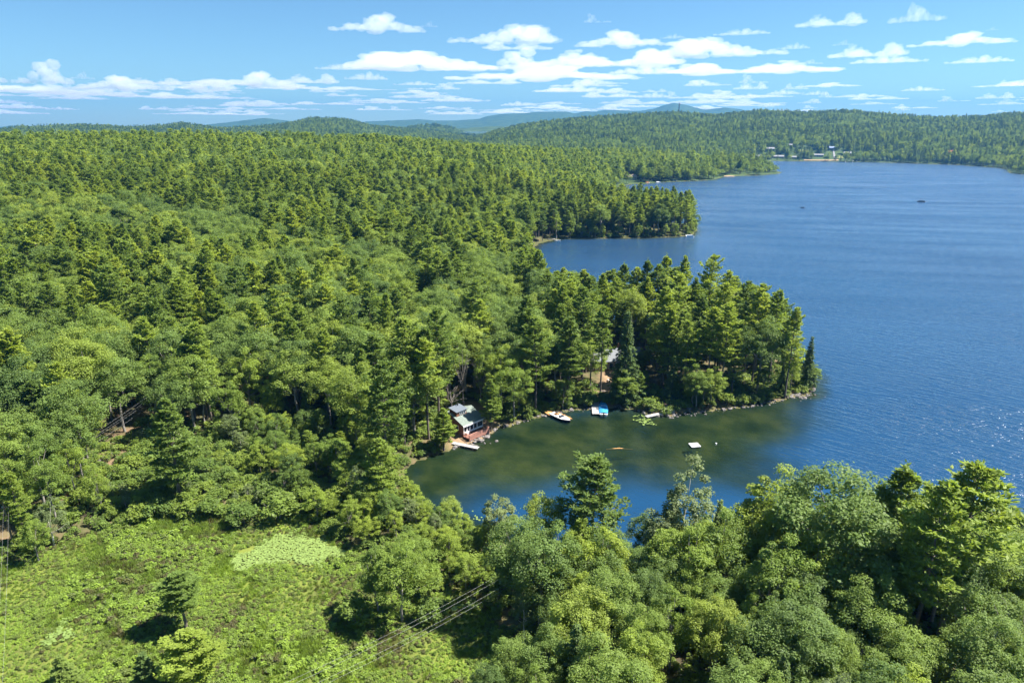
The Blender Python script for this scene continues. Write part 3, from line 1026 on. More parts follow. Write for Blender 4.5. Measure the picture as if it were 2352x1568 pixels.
# single trees that stand out
plant('pine', 415, 1152, 912, wid=1.25, var=4, label='broad lone white pine at the head of the marsh')
plant('pine', 428, 1446, 1308, wid=1.5, var=1, label='small thin white pine with bare lower trunk standing in the marsh')
plant('pine', 448, 1590, 1450, wid=1.5, var=5, label='small white pine at the bottom of the marsh below the bare-trunked one')
plant('pine', 882, 1172, 1012, wid=1.15, var=2, label='yellow-green white pine at the west end of the bay')
plant('pine', 985, 1008, 772, wid=0.9, var=3, label='tall white pine with long bare trunk beside the brown cabin')
plant('pine', 930, 1022, 836, wid=1.0, var=0, label='white pine on the bank uphill of the small grey dock')
plant('pine', 1020, 1034, 938, wid=1.25, var=4, label='short bright white pine leaning over the wall of the brown cabin')
plant('pine', 1128, 990, 872, wid=1.05, var=4, label='bright young pine on the bank east of the brown cabin')
plant('pine', 1230, 945, 738, wid=1.0, var=2, label='big dark-stemmed white pine on the bank behind the motorboat')
plant('pine', 1336, 868, 662, wid=0.95, var=1, label='tall white pine with dark trunk beside the clearing of the lakeside house')
plant('pine', 1379, 912, 700, wid=0.85, var=3, label='white pine whose bare trunk stands at the edge of the tan yard')
plant('hemlock', 1432, 925, 738, wid=1.0, var=2, label='narrow dark hemlock east of the tan yard')
plant('pine', 1622, 908, 700, wid=0.95, var=3, label='western of the two bare-trunked pines on the point')
plant('pine', 1654, 910, 702, wid=0.9, var=1, label='eastern of the two bare-trunked pines on the point')
plant('hemlock', 1795, 905, 810, wid=1.0, var=0, label='small dark conical hemlock near the rocky tip of the point')
plant('hemlock', 1850, 893, 768, wid=0.9, var=1, label='last dark conical hemlock at the tip of the point')
plant('maple', 1815, 900, 830, wid=0.9, label='rounded grey-green maple near the rocky tip of the point')
for u, vt, r in ((1435, 600, 236), (1490, 592, 228), (1533, 582, 232), (1575, 590, 226), (1637, 598, 220), (1680, 626, 212), (1720, 642, 206), (1756, 655, 200), (1790, 662, 192), (1828, 716, 186),
                 (1600, 640, 205), (1665, 660, 195), (1560, 620, 212)):
    top_tree('pine', u, vt, None, r, 0.85)
top_tree('pine', 1368, 1062, None, 95, 1.15, 5, 'broad pine standing above the south bank of the bay')
top_tree('pine', 2088, 1064, None, 97, 1.05, 0, 'dark flat-topped pine on the south bank against the open lake')
top_tree('pine', 2250, 1052, None, 95, 1.25, 3, 'tall ragged pine with spread boughs on the south bank')
top_tree('pine', 2172, 1118, None, 88, 1.0, 1, 'lower yellowish pine between the two tall south bank pines')
top_tree('birch', 1576, 1092, None, 94, 1.0, 0, 'feathery pale grey-green birch on the south bank')
top_tree('hemlock', 1656, 1142, None, 94, 0.8, 1, 'small dark spire-shaped spruce beside the pale birch')
top_tree('birch', 1150, 1148, None, 100, 1.2, 1, 'slim birch at the inner end of the south bank')
top_tree('maple', 1770, 1112, None, 96, 1.1, 0, 'rounded dense maple on the south bank beside the spruce')
top_tree('oak', 1960, 1118, None, 92, 1.2, 1, 'wide dome-shaped oak on the south bank below the flat-topped pine')
top_tree('oak', 1255, 1135, None, 96, 0.8, 2, 'small oak on the south bank beside the slim birch')
plant('maple', 925, 1425, 1268, wid=1.15, var=1, label='dark rounded maple at the east side of the marsh')
plant('maple', 868, 1405, 1272, wid=0.9, var=2, label='pointed light green maple behind the round marsh maple')
plant('bush', 820, 1430, h=4.2, wid=1.1, label='low dark bush west of the round marsh maple')
plant('bush', 985, 1425, h=4.0, wid=1.0, label='grey-green bush east of the round marsh maple')
plant('maple', 90, 1290, 1195, wid=0.9, var=0, label='small conical maple at the west edge of the marsh')
plant('hemlock', 150, 1570, 1485, wid=1.6, var=0, label='low dark juniper in the bottom of the marsh')
plant('hemlock', 345, 1600, 1490, wid=1.8, var=1, label='wide dark juniper below the marsh pine')
plant('bush', 640, 1190, h=4.6, wid=1.5, label='broad willow bush at the head of the marsh')
plant('bush', 560, 1200, h=3.8, wid=1.4, label='grey-green willow bush beneath the lone pine')

plant('maple', 1356, 872, h=9.5, wid=1.1, label='leafy maple half hiding the roof of the house on the point')
CLEAR = [(YARD, 0.5), (YARD2, -2), (CUT, 0.5), (BARE, 0.0), (CABIN_GROUND, 1.5), (MARSH, 1.0)]
# sight lines kept open by the owners: (pixel polygon on the ground)
VIEW = [W([(1255, 960), (1320, 960), (1315, 940), (1258, 943)], 0.5), W([(1352, 960), (1400, 960), (1398, 930), (1355, 930)], 0.5), W([(1480, 960), (1560, 960), (1550, 930), (1490, 935)], 0.5)]


LOWS = [(W([(195, 1130), (250, 1040), (330, 985), (400, 1010), (520, 1010), (600, 1090), (640, 1170), (480, 1215), (300, 1210)], 1.5), 3.6),
        (W([(520, 1010), (640, 985), (760, 1000), (860, 1060), (900, 1130), (930, 1190), (830, 1260), (700, 1180), (600, 1090)], 1.5), 7.5),
        (W([(1398, 930), (1480, 918), (1500, 850), (1445, 812), (1415, 830)], 1.5), 6.5),
        (W([(890, 1120), (960, 1160), (1060, 1195), (1180, 1245), (1160, 1340), (1000, 1370), (880, 1300)], 1.5), 6.0)]


BANK_U = [1000, 1180, 1300, 1450, 1600, 1750, 1900, 2000, 2150, 2352, 2600]      # skyline of the wood on the south bank
BANK_V = [1220, 1205, 1180, 1160, 1175, 1130, 1150, 1120, 1135, 1150, 1150]


def near_scatter():
    cell = 4.7
    gx, gy = np.meshgrid(np.arange(-470, 520, cell), np.arange(10, 640, cell))
    x = (gx + rng.uniform(-0.46, 0.46, gx.shape) * cell).ravel()
    y = (gy + rng.uniform(-0.46, 0.46, gx.shape) * cell).ravel()
    r = np.hypot(x, y); az = np.arctan2(x, y)
    ok = (r > 38) & (r < 560) & (np.abs(az) < R(44))
    x, y, r, az = x[ok], y[ok], r[ok], az[ok]
    sd = sdf(SHORE, x, y)
    ok = sd > 1.2
    for poly, mg in CLEAR:
        ok &= sdf(poly, x, y) > mg
    for poly in VIEW:
        ok &= sdf(poly, x, y) > 1.0
    x, y, r, az, sd = x[ok], y[ok], r[ok], az[ok], sd[ok]
    z = height(x, y, sd)
    ms = sdf(MARSH, x, y)
    reg = fbm(x / 55.0 + 3, y / 55.0, 3)
    lowd = {id(poly): sdf(poly, x, y) for poly, _h in LOWS}
    q = rng.random(len(x)); q2 = rng.random(len(x)); q3 = rng.random(len(x))
    ex = np.array([(t[1], t[2]) for t in TREES])
    se = (x > -6) & (r < 165) & (sdf(W([(1000, 1170), (1300, 1200), (2000, 1150), (2700, 1200)]), x, y) > -1e9) & (y < np.interp(x, [-20, 0, 40, 80, 160], [92, 96, 104, 108, 112]))
    for i in range(len(x)):
        if len(ex) and np.min((ex[:, 0] - x[i]) ** 2 + (ex[:, 1] - y[i]) ** 2) < 12.0:
            continue
        pine_p = float(np.interp(reg[i], [0.32, 0.5, 0.68], [0.10, 0.36, 0.68]))
        edge = ms[i] < 13
        if se[i]:
            if q3[i] < 0.10:
                continue
            kind = 'oak' if q[i] < 0.62 else 'maple' if q[i] < 0.83 else 'hemlock' if q[i] < 0.90 else 'birch' if q[i] < 0.95 else 'pine'
        elif edge:
            kind = 'bush' if q[i] < 0.50 else 'maple' if q[i] < 0.76 else 'birch' if q[i] < 0.82 else 'oak' if q[i] < 0.92 else 'pine'
        elif x[i] > 12 and r[i] > 150 and sd[i] < 60:
            kind = 'pine' if q[i] < 0.74 else 'maple' if q[i] < 0.86 else 'hemlock' if q[i] < 0.95 else 'oak'
            if q3[i] < 0.30:
                continue
        else:
            kind = 'pine' if q[i] < pine_p else 'oak' if q[i] < pine_p + (1 - pine_p) * 0.55 else 'maple' if q[i] < pine_p + (1 - pine_p) * 0.92 else 'hemlock'
            if q3[i] < 0.22:
                continue
        if r[i] < 165 and x[i] < 5 and kind == 'pine' and q2[i] < 0.3:
            kind = 'maple'
        if 0 < sd[i] < 5 and q3[i] < 0.45:
            kind = 'bush'
        if kind == 'pine':
            h = 14 + 12.5 * q2[i] ** 0.8
            if se[i]:
                h = 13 + 5 * q2[i]
        elif kind == 'oak':
            h = (14.5 + 6.5 * q2[i]) if not se[i] else 10.8 + 3.0 * q2[i]
        elif kind == 'maple':
            h = 10 + (6 if not se[i] else 3) * q2[i]
        elif kind == 'birch':
            h = 9 + 5 * q2[i]
        elif kind == 'hemlock':
            h = 8 + 8 * q2[i]
        else:
            h = 1.8 + 2.4 * q2[i]
        if edge and kind != 'bush':
            h *= 0.55 + 0.35 * (ms[i] / 13.0)
        if se[i] and sd[i] < 18 and kind != 'bush':
            h *= 0.95
        if x[i] > 12 and 150 < r[i] < 265 and y[i] > 130 and not se[i]:
            ut_, vt_ = project(x[i], y[i], z[i] + h)
            vmin = float(np.interp(ut_, [1300, 1400, 1490, 1570, 1640, 1720, 1790, 1830, 1860, 1900], [612, 606, 592, 590, 604, 645, 668, 722, 790, 840])) + 26 * q3[i]
            if vt_ < vmin:
                h = max(2.0, at_range(ut_, vmin, r[i])[2] - z[i])
                if h < 9 and kind in ('pine', 'oak'):
                    kind = 'hemlock' if q[i] < 0.5 else 'maple'
        if se[i]:
            ut_, vt_ = project(x[i], y[i], z[i] + h)
            vmin = float(np.interp(ut_, BANK_U, BANK_V)) + 30 * q3[i]
            if vt_ < vmin:
                h = max(1.8, at_range(ut_, vmin, r[i])[2] - z[i])
                if h < 4 and kind != 'bush':
                    kind = 'bush'
        for poly, hmax in LOWS:
            if lowd[id(poly)][i] < 0:
                if hmax < 5 and kind != 'bush':
                    kind = 'bush' if q[i] < 0.8 else 'maple'
                h = min(h, hmax) * (0.55 + 0.6 * q2[i])
                if kind in ('pine', 'hemlock', 'oak') and h < 6:
                    kind = 'maple'
        TREES.append((kind, x[i], y[i], z[i], h, (0.78 + 0.3 * q3[i]) * (0.92 if se[i] else 1.0), None, None))


near_scatter()
# thick brush between marsh, wood and bay
for poly, hmax in LOWS:
    (x0, y0), (x1, y1) = poly.min(0), poly.max(0)
    if hmax == 6.5:
        continue
    st = 2.5 if hmax < 5 else 3.3
    bx, by = np.meshgrid(np.arange(x0, x1, st), np.arange(y0, y1, st))
    bx = (bx + rng.uniform(-.45, .45, bx.shape) * st).ravel(); by = (by + rng.uniform(-.45, .45, by.shape) * st).ravel()
    sel = (sdf(poly, bx, by) < 0) & (sdf(SHORE, bx, by) > 0.8) & (sdf(MARSH, bx, by) > 0) & (sdf(CUT, bx, by) > 0)
    for x, y in zip(bx[sel], by[sel]):
        if min((t[1] - x) ** 2 + (t[2] - y) ** 2 for t in TREES) < 2.2:
            continue
        q_ = rng.random()
        if q_ < (0.75 if hmax < 5 else 0.35):
            TREES.append(('bush', x, y, hz(x, y), 1.6 + 2.2 * rng.random(), 1.2, None, None))
        else:
            TREES.append(('maple' if q_ < 0.9 else 'birch', x, y, hz(x, y), hmax * (0.55 + 0.5 * rng.random()), 1.15, None, None))
# closed canopy along the south bank
bx, by = np.meshgrid(np.arange(-8, 120, 4.1), np.arange(70, 122, 4.1))
bx = (bx + rng.uniform(-.45, .45, bx.shape) * 4.1).ravel(); by = (by + rng.uniform(-.45, .45, by.shape) * 4.1).ravel()
bsd = sdf(SHORE, bx, by)
for x, y, d_ in zip(bx, by, bsd):
    r_ = math.hypot(x, y)
    if not (1.0 < d_ < 22 and y < 118 and abs(math.atan2(x, y)) < R(42)) or min((t[1] - x) ** 2 + (t[2] - y) ** 2 for t in TREES) < 5.5:
        continue
    z_ = hz(x, y)
    u_, _v = project(x, y, z_ + 10)
    if u_ < 1190:
        continue
    vl = float(np.interp(u_, BANK_U, BANK_V)) + 10 + 75 * rng.random() ** 1.3
    h_ = min(at_range(u_, vl, r_)[2] - z_, 15.5)
    if h_ < 3:
        continue
    q_ = rng.random()
    TREES.append(('oak' if q_ < 0.5 else 'maple' if q_ < 0.9 else 'birch', x, y, z_, h_, 0.95, None, None))
# shrubs and small trees hanging over the water along the banks
for i in list(range(5, 26)) + list(range(38, 46)):
    a, b_ = SHORE[i], SHORE[i + 1]
    Lg = float(np.hypot(*(b_ - a)))
    nvec = np.array([-(b_ - a)[1], (b_ - a)[0]]) / (Lg + 1e-9)
    for k in range(max(1, int(Lg / 2.3))):
        p_ = a + (b_ - a) * rng.random()
        p_ = p_ + nvec * (rng.uniform(0.6, 3.2))
        if float(sdf(SHORE, p_[:1], p_[1:])[0]) < 0.2 or any(float(sdf(q_, p_[:1], p_[1:])[0]) < 0.3 for q_ in VIEW + [CABIN_GROUND, YARD2]):
            continue
        big = rng.random()
        z_ = hz(p_[0], p_[1])
        if big < 0.68:
            TREES.append(('bush', p_[0], p_[1], z_, 1.6 + 2.0 * rng.random(), 1.1, None, None))
        elif big < 0.92:
            TREES.append(('maple', p_[0], p_[1], z_, 6.0 + 5 * rng.random(), 1.1, None, None))
        else:
            TREES.append(('hemlock', p_[0], p_[1], z_, 5.0 + 5 * rng.random(), 1.1, None, None))
KNAME = {'pine': ('white_pine', 'white pine'), 'oak': ('oak_tree', 'oak'), 'maple': ('maple_tree', 'maple'), 'birch': ('birch_tree', 'birch'), 'hemlock': ('hemlock_tree', 'hemlock'), 'bush': ('bush', 'bush')}
GROUP = {'pine': 'white pines of the near woods', 'oak': 'oaks of the near woods', 'maple': 'maples of the near woods', 'birch': 'birches of the near woods',
         'hemlock': 'hemlocks of the near woods', 'bush': 'bushes along the wood edges'}
order = sorted(range(len(TREES)), key=lambda i: (TREES[i][7] is None, math.hypot(TREES[i][1], TREES[i][2])))
single_n = {k: 0 for k in KNAME}
rest = []
for i in order:
    kind, x, y, z, h, wid, var, label = TREES[i]
    v_ = var if var is not None else int(rng.integers(len(P[kind])))
    s = h / PH[kind]
    w_ = s ** 0.75 * wid if kind == 'pine' else s ** 0.85 * wid
    rot = rng.random() * 6.283
    u0, v0 = project(x, y, z + h * 0.75)
    inside = 2 < u0 < 2350 and v0 < 1600
    ut, vt = project(x, y, z + h)
    if (inside and single_n[kind] < 285) or label:
        single_n[kind] += 1
        nm, word = KNAME[kind]
        if label is None:
            size = 'tall ' if h > PH[kind] * 1.02 else 'low ' if h < PH[kind] * 0.82 else ''
            place = 'above its neighbours' if kind == 'pine' else 'in the canopy'
            label = '%s%s in the woods, tip %s percent across and %s percent down the photo' % (size, word, spell(np.clip(ut / 23.52, 0, 99)), spell(np.clip(vt / 15.68, 0, 99)))
        t_me, c_me, _ = P[kind][v_]
        root = empty(nm, (x, y, z), rot, label, 'bush' if kind == 'bush' else 'tree', GROUP[kind])
        root.scale = (w_, w_, s)
        link(bpy.data.objects.new('trunk' if kind != 'bush' else 'stem', t_me), root)
        link(bpy.data.objects.new('crown' if kind != 'bush' else 'foliage', c_me), root)
    else:
        rest.append((kind, v_, x, y, z, w_, s, rot))
print('TREES', len(TREES), single_n, 'rest', len(rest))

protos, first = [], {}
for k in ('pine', 'oak', 'maple', 'birch', 'hemlock', 'bush'):
    first[k] = len(protos)
    protos += [q[2] for q in P[k]]
scatter('forest', protos, [(a[2], a[3], a[4]) for a in rest], [first[a[0]] + a[1] for a in rest], [(a[5], a[5], a[6]) for a in rest], [a[7] for a in rest],
        'mixed pine and hardwood forest covering the land behind the bay')


# ------------------------------------------------------------------ far woods
def far_band(r0, r1, cell, az0, az1, tall=1.0):
    n = int((az1 - az0) * 0.5 * (r1 * r1 - r0 * r0) / cell ** 2)
    r = np.sqrt(rng.uniform(r0 * r0, r1 * r1, n)); az = rng.uniform(az0, az1, n)
    x, y = r * np.sin(az), r * np.cos(az)
    sd = sdf(SHORE, x, y)
    ok = sd > 0.6
    return x[ok], y[ok], sd[ok]


def az_of(u):
    return math.atan2(ray(u, 300)[0], ray(u, 300)[1])


FX, FY, FS = [], [], []
for a_ in ((555, 1000, 5.6, R(-43), R(43)), (1000, 1250, 8.0, R(-43), R(43)), (1250, 1500, 9.0, az_of(2250), az_of(2600)), (1500, 2900, 8.6, az_of(1030), az_of(2500)), (2250, 3450, 10.0, az_of(-150), az_of(1150)), (3750, 4050, 14, az_of(880), az_of(1150))):
    x, y, s_ = far_band(*a_)
    FX.append(x); FY.append(y); FS.append(s_)
FX, FY, FS = np.concatenate(FX), np.concatenate(FY), np.concatenate(FS)
FIELDS = []          # open ground among the far woods, filled in with the houses below
def ground_hit(u, v, r0=1300.0, r1=4200.0):
    r = np.arange(r0, r1, 5.0)
    dx, dy, dz = ray(u, v)
    k = r / math.hypot(dx, dy)
    x, y, z = dx * k, dy * k, CAMZ + dz * k
    h = height(x, y)
    i = int(np.argmax(z <= h)) if (z <= h).any() else len(r) - 1
    return float(x[i]), float(y[i]), float(h[i])


# far houses: pixel, width, depth, wall height, roof rise, wall colour, roof colour, turn, label
FAR_HOUSES = [
    (1768, 346, 22, 11, 5.5, 3.0, 'white', 'grey_roof', 0.1, 'large white house with grey roof above the far shore'),
    (1815, 336, 13, 9, 4.0, 2.4, 'white', 'grey_roof', -0.2, 'small white house on the slope above the far lawn'),
    (1880, 358.5, 24, 8, 3.2, 2.2, 'white', 'white_roof', 0.0, 'long low white building near the far beach'),
    (1910, 343, 15, 10, 4.5, 3.0, 'cream', 'blue_roof', 0.3, 'house with blue-grey roof at the top of the far drive'),
    (1946, 356, 18, 10, 4.0, 3.0, 'brown', 'grey_roof', -0.1, 'brown house with grey roof beside the far lawn'),
    (1788, 363, 26, 9, 4.0, 2.6, 'cream', 'grey_roof', 0.05, 'long cream boathouse on the far shore'),
    (1744, 362, 16, 9, 4.0, 2.6, 'cream', 'grey_roof', 0.0, 'cream cottage at the west end of the far shore'),
    (1822, 364, 14, 8, 3.6, 2.4, 'cream', 'grey_roof', 0.0, 'small cream cottage between boathouse and far beach'),
    (2185, 355, 17, 10, 5.0, 4.0, 'tan', 'red_roof', 0.2, 'house with bright red roof in the far woods'),
    (2310, 303, 24, 10, 4.0, 1.6, 'white', 'white_roof', 0.1, 'white roofed building alone high in the eastern woods'),
    (1697, 283, 13, 10, 5.0, 4.0, 'white', 'white_roof', -0.2, 'white gabled house near the top of the far hill'),
    (1655, 292, 24, 10, 4.0, 2.6, 'tan', 'tan_roof', 0.1, 'tan roofed house halfway up the far hill'),
    (1601, 295, 30, 11, 5.0, 2.8, 'white', 'tan_roof', 0.0, 'white and tan house on the far hill below the mast'),
    (1758, 274, 44, 12, 7.0, 1.5, 'cream', 'grey_roof', 0.15, 'long pale building just below the far ridge'),
    (1347, 325, 26, 10, 4.5, 2.6, 'white', 'white_roof', 0.3, 'white farm building in the woods at the foot of the hill'),
    (1384, 316, 12, 9, 5.0, 2.6, 'white', 'grey_roof', 0.0, 'little white house east of the farm building'),
    (735, 274, 26, 11, 5.0, 2.6, 'white', 'grey_roof', 0.0, 'white house on the western hilltop'),
]
FH = []
for hh in FAR_HOUSES:
    x, y, z = ground_hit(hh[0], hh[1] + 1.5)
    FH.append((x, y, z))
    FIELDS.append((x, y, max(hh[2] * 0.5, 9), 50 if math.hypot(x, y) < 1800 else 34))
LAWN1 = ground_hit(1845, 352)
LAWN2 = ground_hit(1926, 363)
SANDS = [ground_hit(2180, 364), ground_hit(1865, 367), ground_hit(1905, 367), ground_hit(1694, 366)]
for q in (LAWN1, LAWN2):
    FIELDS.append((q[0], q[1], 34, 30))
for uu in np.arange(1846, 1945, 8):
    q = ground_hit(uu, 368.5)
    FIELDS.append((q[0], q[1], 16, 10))
q = ground_hit(1916, 352)
FIELDS.append((q[0], q[1], 18, 60))
# third point: house, sand and beach
H3 = at(1449, 414, 2.0)
B3 = at(1675, 406, 0.5)
FIELDS.append((H3[0], H3[1], 13, 40)); FIELDS.append((B3[0], B3[1], 9, 6))

ok = np.ones(len(FX), bool)
for fx, fy, rad, back in FIELDS:
    # keep the ground in front of each open (towards the lake)
    fr = math.hypot(fx, fy); ux, uy = fx / fr, fy / fr
    al = (FX - fx) * ux + (FY - fy) * uy
    la = np.abs(-(FX - fx) * uy + (FY - fy) * ux)
    ok &= ~((la < rad) & (al > -back) & (al < rad * 0.8))
FX, FY, FS = FX[ok], FY[ok], FS[ok]
fzz = height(FX, FY, FS)
fr_ = np.hypot(FX, FY)
reg = fbm(FX / 90.0 + 11, FY / 90.0, 3)
q = rng.random(len(FX)); q2 = rng.random(len(FX))
pp = np.interp(reg, [0.36, 0.5, 0.62], [0.10, 0.40, 0.85])
pp = np.where(fr_ < 1300, np.interp(reg, [0.32, 0.5, 0.68], [0.12, 0.36, 0.64]), pp)
pp = np.where((FS < 45) & (fr_ < 1100), 0.72, pp)
isp = q < pp
kindx = np.where(isp, rng.integers(0, 3, len(FX)), np.where(q2 < 0.6, 3 + rng.integers(0, 3, len(FX)), 6 + rng.integers(0, 2, len(FX))))
hh_ = np.where(isp, 0.6 + 0.55 * q2, 0.75 + 0.55 * rng.random(len(FX)))
hh_ = hh_ * np.where(FS < 14, 0.75, 1.0)
# slender trees at the tip of the third point
tipd = np.hypot(FX - at(1780, 399)[0], FY - at(1780, 399)[1])
hh_ = hh_ * np.clip(0.45 + tipd / 130.0, 0, 1)
ww_ = hh_ ** 0.6 * (0.85 + 0.3 * rng.random(len(FX))) * np.where(fr_ > 2200, 1.25, 1.0)
far_protos = [p_[2] for p_ in P['far_pine'] + P['far_oak'] + P['far_maple'] + P['far_spruce']]
spr = (fr_ > 1300) & (rng.random(len(FX)) < np.where(isp, 0.75, 0.12))
kindx = np.where(spr, 8 + rng.integers(0, 2, len(FX)), kindx)
kindx = np.where((fr_ > 1300) & (kindx >= 6) & (kindx < 8) & (rng.random(len(FX)) < 0.6), 3 + rng.integers(0, 3, len(FX)), kindx)
for nm, lo, hi, lab in (('forest_hill', 0, 1300, 'dense forest rising to the near crest behind the bay'), ('forest_far_hills', 1300, 9e9, 'hazy forest on the hills across the lake')):
    s_ = (fr_ >= lo) & (fr_ < hi)
    scatter(nm, far_protos, np.stack([FX, FY, fzz], 1)[s_], kindx[s_], np.stack([ww_, ww_, hh_], 1)[s_], rng.random(len(FX))[s_] * 6.283, lab)
    print(nm, s_.sum())

# ------------------------------------------------------------------ marsh growth and lily pads
MARSH_P = [bush(400 + i, h=[0.7, 0.55, 0.9, 0.6, 1.15][i], rad=[0.75, 0.8, 0.6, 0.9, 0.7][i], clumps=[9, 8, 8, 10, 9][i], per=26, size=[0.20, 0.18, 0.22, 0.19, 0.24][i], leaf=M['marsh'])[2] for i in range(5)]


def sedge(seed):
    t = TB(seed)
    n_ = 70
    c_ = np.zeros((n_, 3)); c_[:, :2] = t.r.normal(size=(n_, 2)) * 0.28
    d = t.r.normal(size=(n_, 3)) * np.array([0.35, 0.35, 0.1]); d[:, 2] += 1
    t.needles(c_, d, 0.45 + 0.5 * t.r.random(n_), np.full(n_, 0.035), t.r.random(n_))
    t.limb([(0, 0, -0.1), (0, 0, 0.1)], [0.02, 0.01], 3)
    return t.meshes('sedge', M['bark_grey'], M['marsh'])[2]


MARSH_P += [sedge(420), sedge(421)]
cell = 0.60
gx, gy = np.meshgrid(np.arange(-130, 12, cell), np.arange(44, 128, cell))
mx_ = (gx + rng.uniform(-.5, .5, gx.shape) * cell).ravel(); my_ = (gy + rng.uniform(-.5, .5, gx.shape) * cell).ravel()
sel = (sdf(MARSH, mx_, my_) < 1.5) & (np.abs(np.arctan2(mx_, my_)) < R(44)) & (np.hypot(mx_, my_) > 52)
for p_ in (PADS,):
    sel &= sdf(p_, mx_, my_) > (fbm(mx_ / 3, my_ / 3, 2) - 0.7) * 5
open_ = fbm(mx_ / 6.0 + 40, my_ / 6.0, 3)
sel &= open_ < 0.9
mx_, my_, open_ = mx_[sel], my_[sel], open_[sel]
tallness = fbm(mx_ / 11.0 + 7, my_ / 11.0 + 3, 3)
n = len(mx_)
ks = np.where(rng.random(n) < np.clip((open_ - 0.52) * 5, 0.04, 0.95), rng.integers(5, 7, n), np.where(tallness > 0.56, rng.integers(2, 5, n), rng.integers(0, 4, n)))
sc = (0.46 + 0.42 * rng.random(n)) * (0.7 + 0.9 * np.clip((tallness - 0.3) * 2, 0, 1))
scatter('marsh_shrubbery', MARSH_P, np.stack([mx_, my_, height(mx_, my_) - 0.03], 1), ks, np.stack([sc, sc, sc * (0.8 + 0.4 * rng.random(n))], 1), rng.random(n) * 6.283,
        'low yellow-green leatherleaf and sedge covering the marsh')
print('marsh', n)
# undergrowth on the wood floor near the camera and along the banks
UB = [bush(430 + i, h=1.3, rad=1.1, clumps=9, per=34, size=0.26)[2] for i in range(3)]
ux_, uy_ = rng.uniform(-190, 190, 60000), rng.uniform(40, 330, 60000)
usd = sdf(SHORE, ux_, uy_)
sel = (usd > 0.6) & (np.abs(np.arctan2(ux_, uy_)) < R(42)) & ((usd < 16) | (np.hypot(ux_, uy_) < 170))
for poly, mg in CLEAR:
    sel &= sdf(poly, ux_, uy_) > (mg if poly is not CUT else -3.5)
sel &= rng.random(60000) < 0.8
ux_, uy_, usd = ux_[sel], uy_[sel], usd[sel]
sc = 0.6 + 0.9 * rng.random(len(ux_))
scatter('undergrowth', UB, np.stack([ux_, uy_, height(ux_, uy_, usd)], 1), rng.integers(0, 3, len(ux_)), np.stack([sc, sc, sc], 1), rng.random(len(ux_)) * 6.283,
        'green undergrowth on the wood floor and along the banks')

M['pad'] = leaf_mat('lily_pad', [(0, (0.165, 0.235, 0.060)), (1, (0.225, 0.295, 0.080))], trans=0.15, tint_amt=0.5, rough=0.4, spec=0.4)


def pads(name, poly, n, z, rad, label, thin=0.0):
    x0, y0 = poly.min(0) - 2; x1, y1 = poly.max(0) + 2
    x, y = rng.uniform(x0, x1, n), rng.uniform(y0, y1, n)
    keep_ = sdf(poly, x, y) + (fbm(x / 2.6, y / 2.6, 3) - 0.5) * 6 + rng.exponential(0.6, n) < 0
    if thin:
        keep_ &= fbm(x / 1.7 + 9, y / 1.7, 2) > thin
    x, y = x[keep_], y[keep_]
    V_, T_ = [], []
    th = np.arange(6) * math.pi / 3
    for i in range(len(x)):
        r_ = rad * (0.6 + 0.7 * rng.random()); a0 = rng.random() * 6
        tl = rng.normal(size=2) * 0.10
        px, py = r_ * np.cos(th + a0), r_ * np.sin(th + a0)
        V_.append(np.stack([x[i] + px, y[i] + py, z + 0.02 + 0.02 * rng.random() + px * tl[0] + py * tl[1] + 0.03 * abs(tl[0])], 1))
        T_.append(np.full(6, rng.random()))
    V_ = np.concatenate(V_)
    o = link(bpy.data.objects.new(name, arrays_mesh(name, V_, np.arange(len(V_)).reshape(-1, 6), [M['pad']], attrs={'tint': np.concatenate(T_)})))
    return tag(o, label, None, None, 'stuff')


pads('lily_pads', PADS, 11000, 0.62, 0.16, 'pale lily pads filling the pond in the middle of the marsh')
pads('lily_pads', PADS2, 1500, 0.70, 0.18, 'pale lily pads on the wet gap under the power line')
pads('lily_pads', PADS3, 2500, 0.70, 0.18, 'pale lily pads along a channel at the west of the marsh', 0.42)
pads('lily_pads', W([(1010, 1165), (1080, 1172), (1098, 1200), (1062, 1212), (985, 1180)]), 1300, 0.0, 0.20, 'scattered lily pads floating at the inner end of the bay', 0.5)
pads('lily_pads', W([(928, 1085), (955, 1090), (962, 1130), (950, 1150), (930, 1120)]), 500, 0.0, 0.18, 'few lily pads along the west bank of the bay', 0.55)
pads('lily_pads', W([(1450, 950), (1480, 955), (1508, 965), (1500, 978), (1470, 972)]), 700, 0.0, 0.24, 'yellowish lily pads beside the eastern dock', 0.42)

# ------------------------------------------------------------------ rocks on the banks
M['rock'] = plain('granite', (0.155, 0.14, 0.132), 0.85, 0.2, var=0.35, scale=2.0, bump=0.5, bscale=8)
ROCKS = []
for i in range(4):
    bm = bmesh.new()
    bmesh.ops.create_icosphere(bm, subdivisions=2, radius=0.5)
    for v in bm.verts:
        v.co *= 1 + 0.42 * mnoise.noise(v.co * 2.1 + Vector((i * 7, 0, 0))) + 0.16 * mnoise.noise(v.co * 5 + Vector((0, i * 5, 0)))
        v.co.z *= 0.72
    me = bpy.data.meshes.new('boulder'); bm.to_mesh(me); bm.free(); me.materials.append(M['rock'])
    ROCKS.append(me)


def rock(x, y, z, s, label, group='boulders along the north bank'):
    o = bpy.data.objects.new('boulder', ROCKS[rng.integers(4)])
    o.location = (x, y, z); o.scale = (s, s * (0.7 + 0.4 * rng.random()), s * (0.6 + 0.4 * rng.random())); o.rotation_euler = (0.3 * rng.normal(), 0.3 * rng.normal(), rng.random() * 6.28)
    link(o)
    return tag(o, label, 'boulder', group)


def place_words(x, y, z):
    u_, v_ = project(x, y, z)
    return '%s percent across and %s percent down the photo' % (spell(np.clip(u_ / 23.52, 0, 99)), spell(np.clip(v_ / 15.68, 0, 99)))


